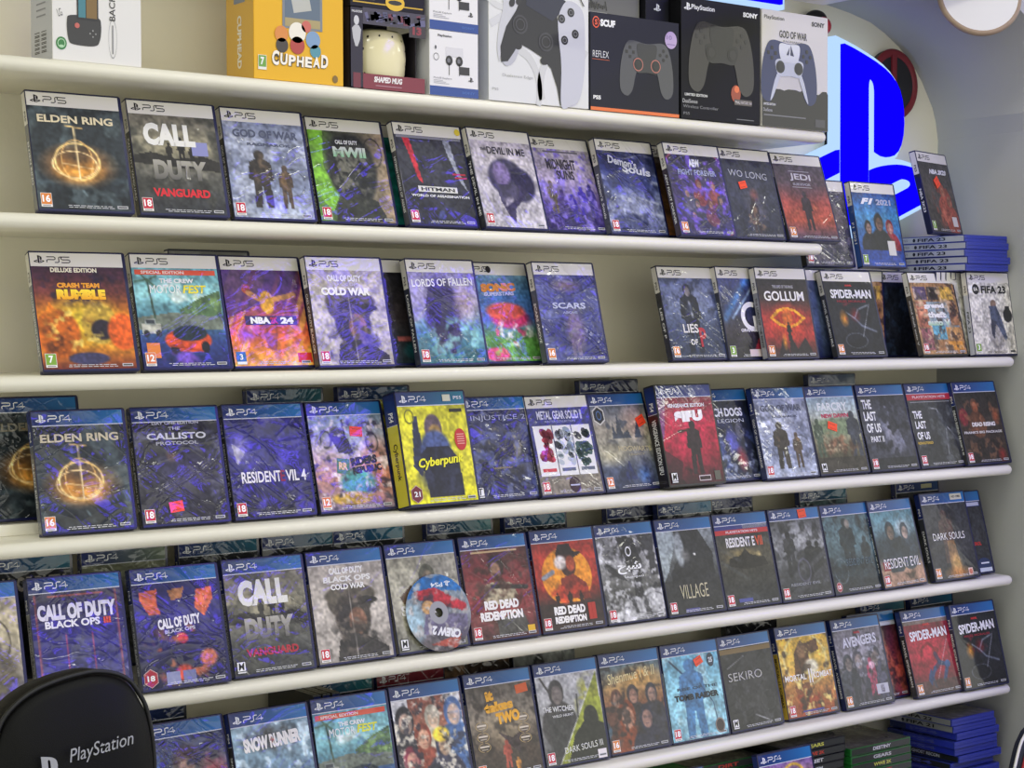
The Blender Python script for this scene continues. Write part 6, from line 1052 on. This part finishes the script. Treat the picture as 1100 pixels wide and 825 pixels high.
# ================================================================= CHAIR BACK lower left
ch = empty('gaming_chair', (.838, -.34, 0)); tag(ch, 'black padded chair back with silver lettering, at the lower left', 'chair')
top = [(.938, .96), (.937, 1.000), (.934, 1.030), (.928, 1.058), (.921, 1.074), (.908, 1.093), (.891, 1.104), (.866, 1.110), (.842, 1.109), (.818, 1.105), (.791, 1.097), (.768, 1.083), (.752, 1.064), (.742, 1.03), (.738, .99)]
low = [(.735, .94), (.700, .84), (.665, .72), (.660, .58), (.68, .50), (1.0, .50), (1.02, .58), (1.015, .72), (.975, .84), (.942, .92)]
outl = [(x - .85, z) for x, z in top + low]
def pillow(name, P, y0, y1, mat, parent, bulge=.018):
    """padded panel: outline rings shrinking towards both faces"""
    bm = bmesh.new(); cx_ = sum(p[0] for p in P) / len(P); cz_ = sum(p[1] for p in P) / len(P); rings = []
    Q = [np.array(p, float) for p in P]
    prof_ = [(.0, 1.), (.02, .97), (.06, .92), (.15, .83), (.4, .5), (.75, .0)]
    def ring(s_, y): return [bm.verts.new((cx_ + (p[0] - cx_) * (1 - s_), y, cz_ + (p[1] - cz_) * (1 - s_))) for p in Q]
    ym = (y0 + y1) / 2
    front = [ring(s_, y0 + (ym - y0) * k - 0 * bulge) for s_, k in ((.0, .9), (.012, .45), (.035, .18), (.08, .0), (.3, -.35), (.6, -.55), (.92, -.6))]
    backr = [ring(s_, y1 - (y1 - ym) * k) for s_, k in ((.012, .45), (.035, .18), (.08, .0), (.5, -.2), (.92, -.25))]
    seq = backr[::-1] + front; n = len(P)
    for a, b_ in zip(seq, seq[1:]):
        for i in range(n): bm.faces.new((a[i], a[(i + 1) % n], b_[(i + 1) % n], b_[i]))
    bm.faces.new(seq[0][::-1]); bm.faces.new(seq[-1])
    bmesh.ops.recalc_face_normals(bm, faces=bm.faces[:]); return bm_obj(name, bm, mat, parent, True)
pillow('padded_back', smooth_poly(outl, 3), 0, .07, M['leather'], ch)
def tube(name, P, r, mat, parent, closed=True):
    cu = bpy.data.curves.new(name, 'CURVE'); cu.dimensions = '3D'; sp = cu.splines.new('POLY'); sp.points.add(len(P) - 1)
    for i, p in enumerate(P): sp.points[i].co = (*p, 1)
    sp.use_cyclic_u = closed; cu.bevel_depth = r; cu.bevel_resolution = 3
    t_ = bpy.data.objects.new('t', cu); me = bpy.data.meshes.new_from_object(t_); bpy.data.objects.remove(t_); me.name = name
    me.materials.clear(); me.materials.append(mat); me.polygons.foreach_set('use_smooth', [True] * len(me.polygons))
    o = bpy.data.objects.new(name, me); COL.objects.link(o); o.parent = parent; return o
tube('piping', [(x, .010, z) for x, z in smooth_poly(outl, 5)], .0028, M['piping'], ch)
m = MB(); m.text('PlayStation', .0060, 1.0290, .0780, .0200, -.0250, 'b0b2b6', 7.5, .0, .25); m.build('stitched_lettering', ch, M['silver'])
m = MB(); m.logo(-.0790, .9940, .0350, -.0250, 'b0b2b6', 6); m.build('stitched_logo', ch, M['silver'])
bm_obj('seat', box_bm(-.24, -.42, .40, .24, .04, .50, .03, 4), M['leather'], ch); bm = bmesh.new(); bmesh.ops.create_cone(bm, cap_ends=True, segments=24, radius1=.03, radius2=.025, depth=.34, matrix=Matrix.Translation((0, -.19, .235))); bm_obj('gas_column', bm, M['metal'], ch)
for k in range(5):
    a = R(72 * k + 10); bm = box_bm(0, -.022, .065, .28, .022, .09, .008); [setattr(v, 'co', Matrix.Rotation(a, 3, 'Z') @ v.co + Vector((0, -.19, 0))) for v in bm.verts]; bm_obj('base_spoke', bm, M['dark'], ch)
    bm = bmesh.new(); bmesh.ops.create_cone(bm, cap_ends=True, segments=20, radius1=.032, radius2=.032, depth=.03, matrix=Matrix.Translation((.27 * math.cos(a), -.19 + .27 * math.sin(a), .0325)) @ Matrix.Rotation(a, 4, 'Z') @ Matrix.Rotation(R(90), 4, 'X')); bm_obj('caster', bm, M['dark'], ch)

# second chair, lower right corner
c2 = empty('gaming_chair', (2.730, -.36, 0)); tag(c2, 'navy chair back with red and white edging, cut by the lower right corner', 'chair')
out2 = [(-.206, .52), (-.225, .62), (-.214, .71), (-.202, .755), (-.180, .795), (-.13, .812), (.13, .812), (.18, .795), (.202, .755), (.214, .71), (.225, .62), (.206, .52)]
pillow('padded_back', smooth_poly(out2, 3), 0, .03, M['navy'], c2)
so = smooth_poly(out2, 5)
tube('white_piping', [(x, .010, z) for x, z in so], .0026, M['white'], c2)
tube('red_piping', [(x * .965, -.0010, .665 + (z - .665) * .955) for x, z in so], .0030, M['red'], c2)
m = MB(); m.rect(-.135, .70, -.10, .76, -.021, 'd8d8dc'); m.build('white_patch', c2)
bm_obj('seat', box_bm(-.24, -.42, .40, .24, .04, .50, .03, 4), M['navy'], c2); bm = bmesh.new(); bmesh.ops.create_cone(bm, cap_ends=True, segments=24, radius1=.03, radius2=.025, depth=.34, matrix=Matrix.Translation((0, -.19, .235))); bm_obj('gas_column', bm, M['metal'], c2)
for k in range(5):
    a = R(72 * k + 10); bm = box_bm(0, -.022, .065, .28, .022, .09, .008); [setattr(v, 'co', Matrix.Rotation(a, 3, 'Z') @ v.co + Vector((0, -.19, 0))) for v in bm.verts]; bm_obj('base_spoke', bm, M['dark'], c2)
    bm = bmesh.new(); bmesh.ops.create_cone(bm, cap_ends=True, segments=20, radius1=.032, radius2=.032, depth=.03, matrix=Matrix.Translation((.27 * math.cos(a), -.19 + .27 * math.sin(a), .0325)) @ Matrix.Rotation(a, 4, 'Z') @ Matrix.Rotation(R(90), 4, 'X')); bm_obj('caster', bm, M['dark'], c2)

# ================================================================= small round stickers
for o in list(bpy.data.objects):
    if o.get('label') == 'white-topped black game case with thin red and silver streaks and a yellow dot sticker':
        mb = MB(); mb.ell(.124, .158, .0055, .0055, -.0009, 'e8d040'); mb.build('yellow_dot', o)
    if o.get('label', '').startswith('white-topped bright green'):
        mb = MB(); mb.ell(.052, .157, .0052, .0058, -.0009, '141416'); mb.build('black_dot', o)

# ================================================================= LIGHT
def area(name, loc, size, col, power, target=None, rot=(0, 0, 0)):
    l = bpy.data.lights.new(name, 'AREA'); l.shape = 'RECTANGLE'; l.size, l.size_y = size; l.energy = power; l.color = col
    o = bpy.data.objects.new(name, l); COL.objects.link(o); o.location = loc; o.rotation_euler = rot; return o
WHITE = (1, .995, .86)
for x, y in ((.2, -1.5), (1.7, -.95), (.2, -3.4), (5.6, -1.6), (5.6, -3.6)):
    area('ceiling_panel_light', (x, y, 3.0), (.9, .22), WHITE, LP)
for x in (2.95, 3.45, 3.95): area('blue_strip_light', (x, -3.2, 3.02), (.26, 3.0), (.10, .05, 1.), BP)
w = bpy.data.worlds.new('world'); sc.world = w; w.use_nodes = True
nt = w.node_tree; bg = nt.nodes['Background']; N, L = nt.nodes, nt.links     # bright shop at eye level, dimmer ceiling
tc = N.new('ShaderNodeTexCoord'); sp = N.new('ShaderNodeSeparateXYZ'); L.new(tc.outputs['Generated'], sp.inputs[0])
rm = N.new('ShaderNodeValToRGB'); mr = N.new('ShaderNodeMapRange'); mr.inputs['From Min'].default_value = -1; L.new(sp.outputs['Z'], mr.inputs['Value']); L.new(mr.outputs['Result'], rm.inputs['Fac'])
el = rm.color_ramp.elements; el[0].position = .40; el[0].color = (.88, .9, .80, 1); el[1].position = .80; el[1].color = (.54, .55, .50, 1)
for ps, k in ((.5, 1.55), (.57, 1.45), (.66, .72)): e_ = el.new(ps); e_.color = (k, k * .995, k * .88, 1)
L.new(rm.outputs['Color'], bg.inputs['Color']); bg.inputs['Strength'].default_value = WS

cam = bpy.data.cameras.new('camera'); cam.sensor_width = 36; cam.lens = 36 * 1907.793 / 1100; cam.clip_start = .05
co = bpy.data.objects.new('camera', cam); COL.objects.link(co)
yaw, pit, rol = -.6560041309, -.0312992516, .0032697447
Mr = Matrix.Rotation(yaw, 3, 'Z') @ Matrix.Rotation(pit, 3, 'X') @ Matrix.Rotation(rol, 3, 'Y') @ Matrix.Rotation(R(90), 3, 'X')
co.matrix_world = Matrix.Translation((0, -2.220235715, 1.500288188)) @ Mr.to_4x4()
sc.camera = co
sc.view_settings.view_transform = 'Standard'; sc.view_settings.look = 'None'; sc.view_settings.gamma = 1; sc.view_settings.exposure = EXPO
sc.view_settings.use_curve_mapping = False
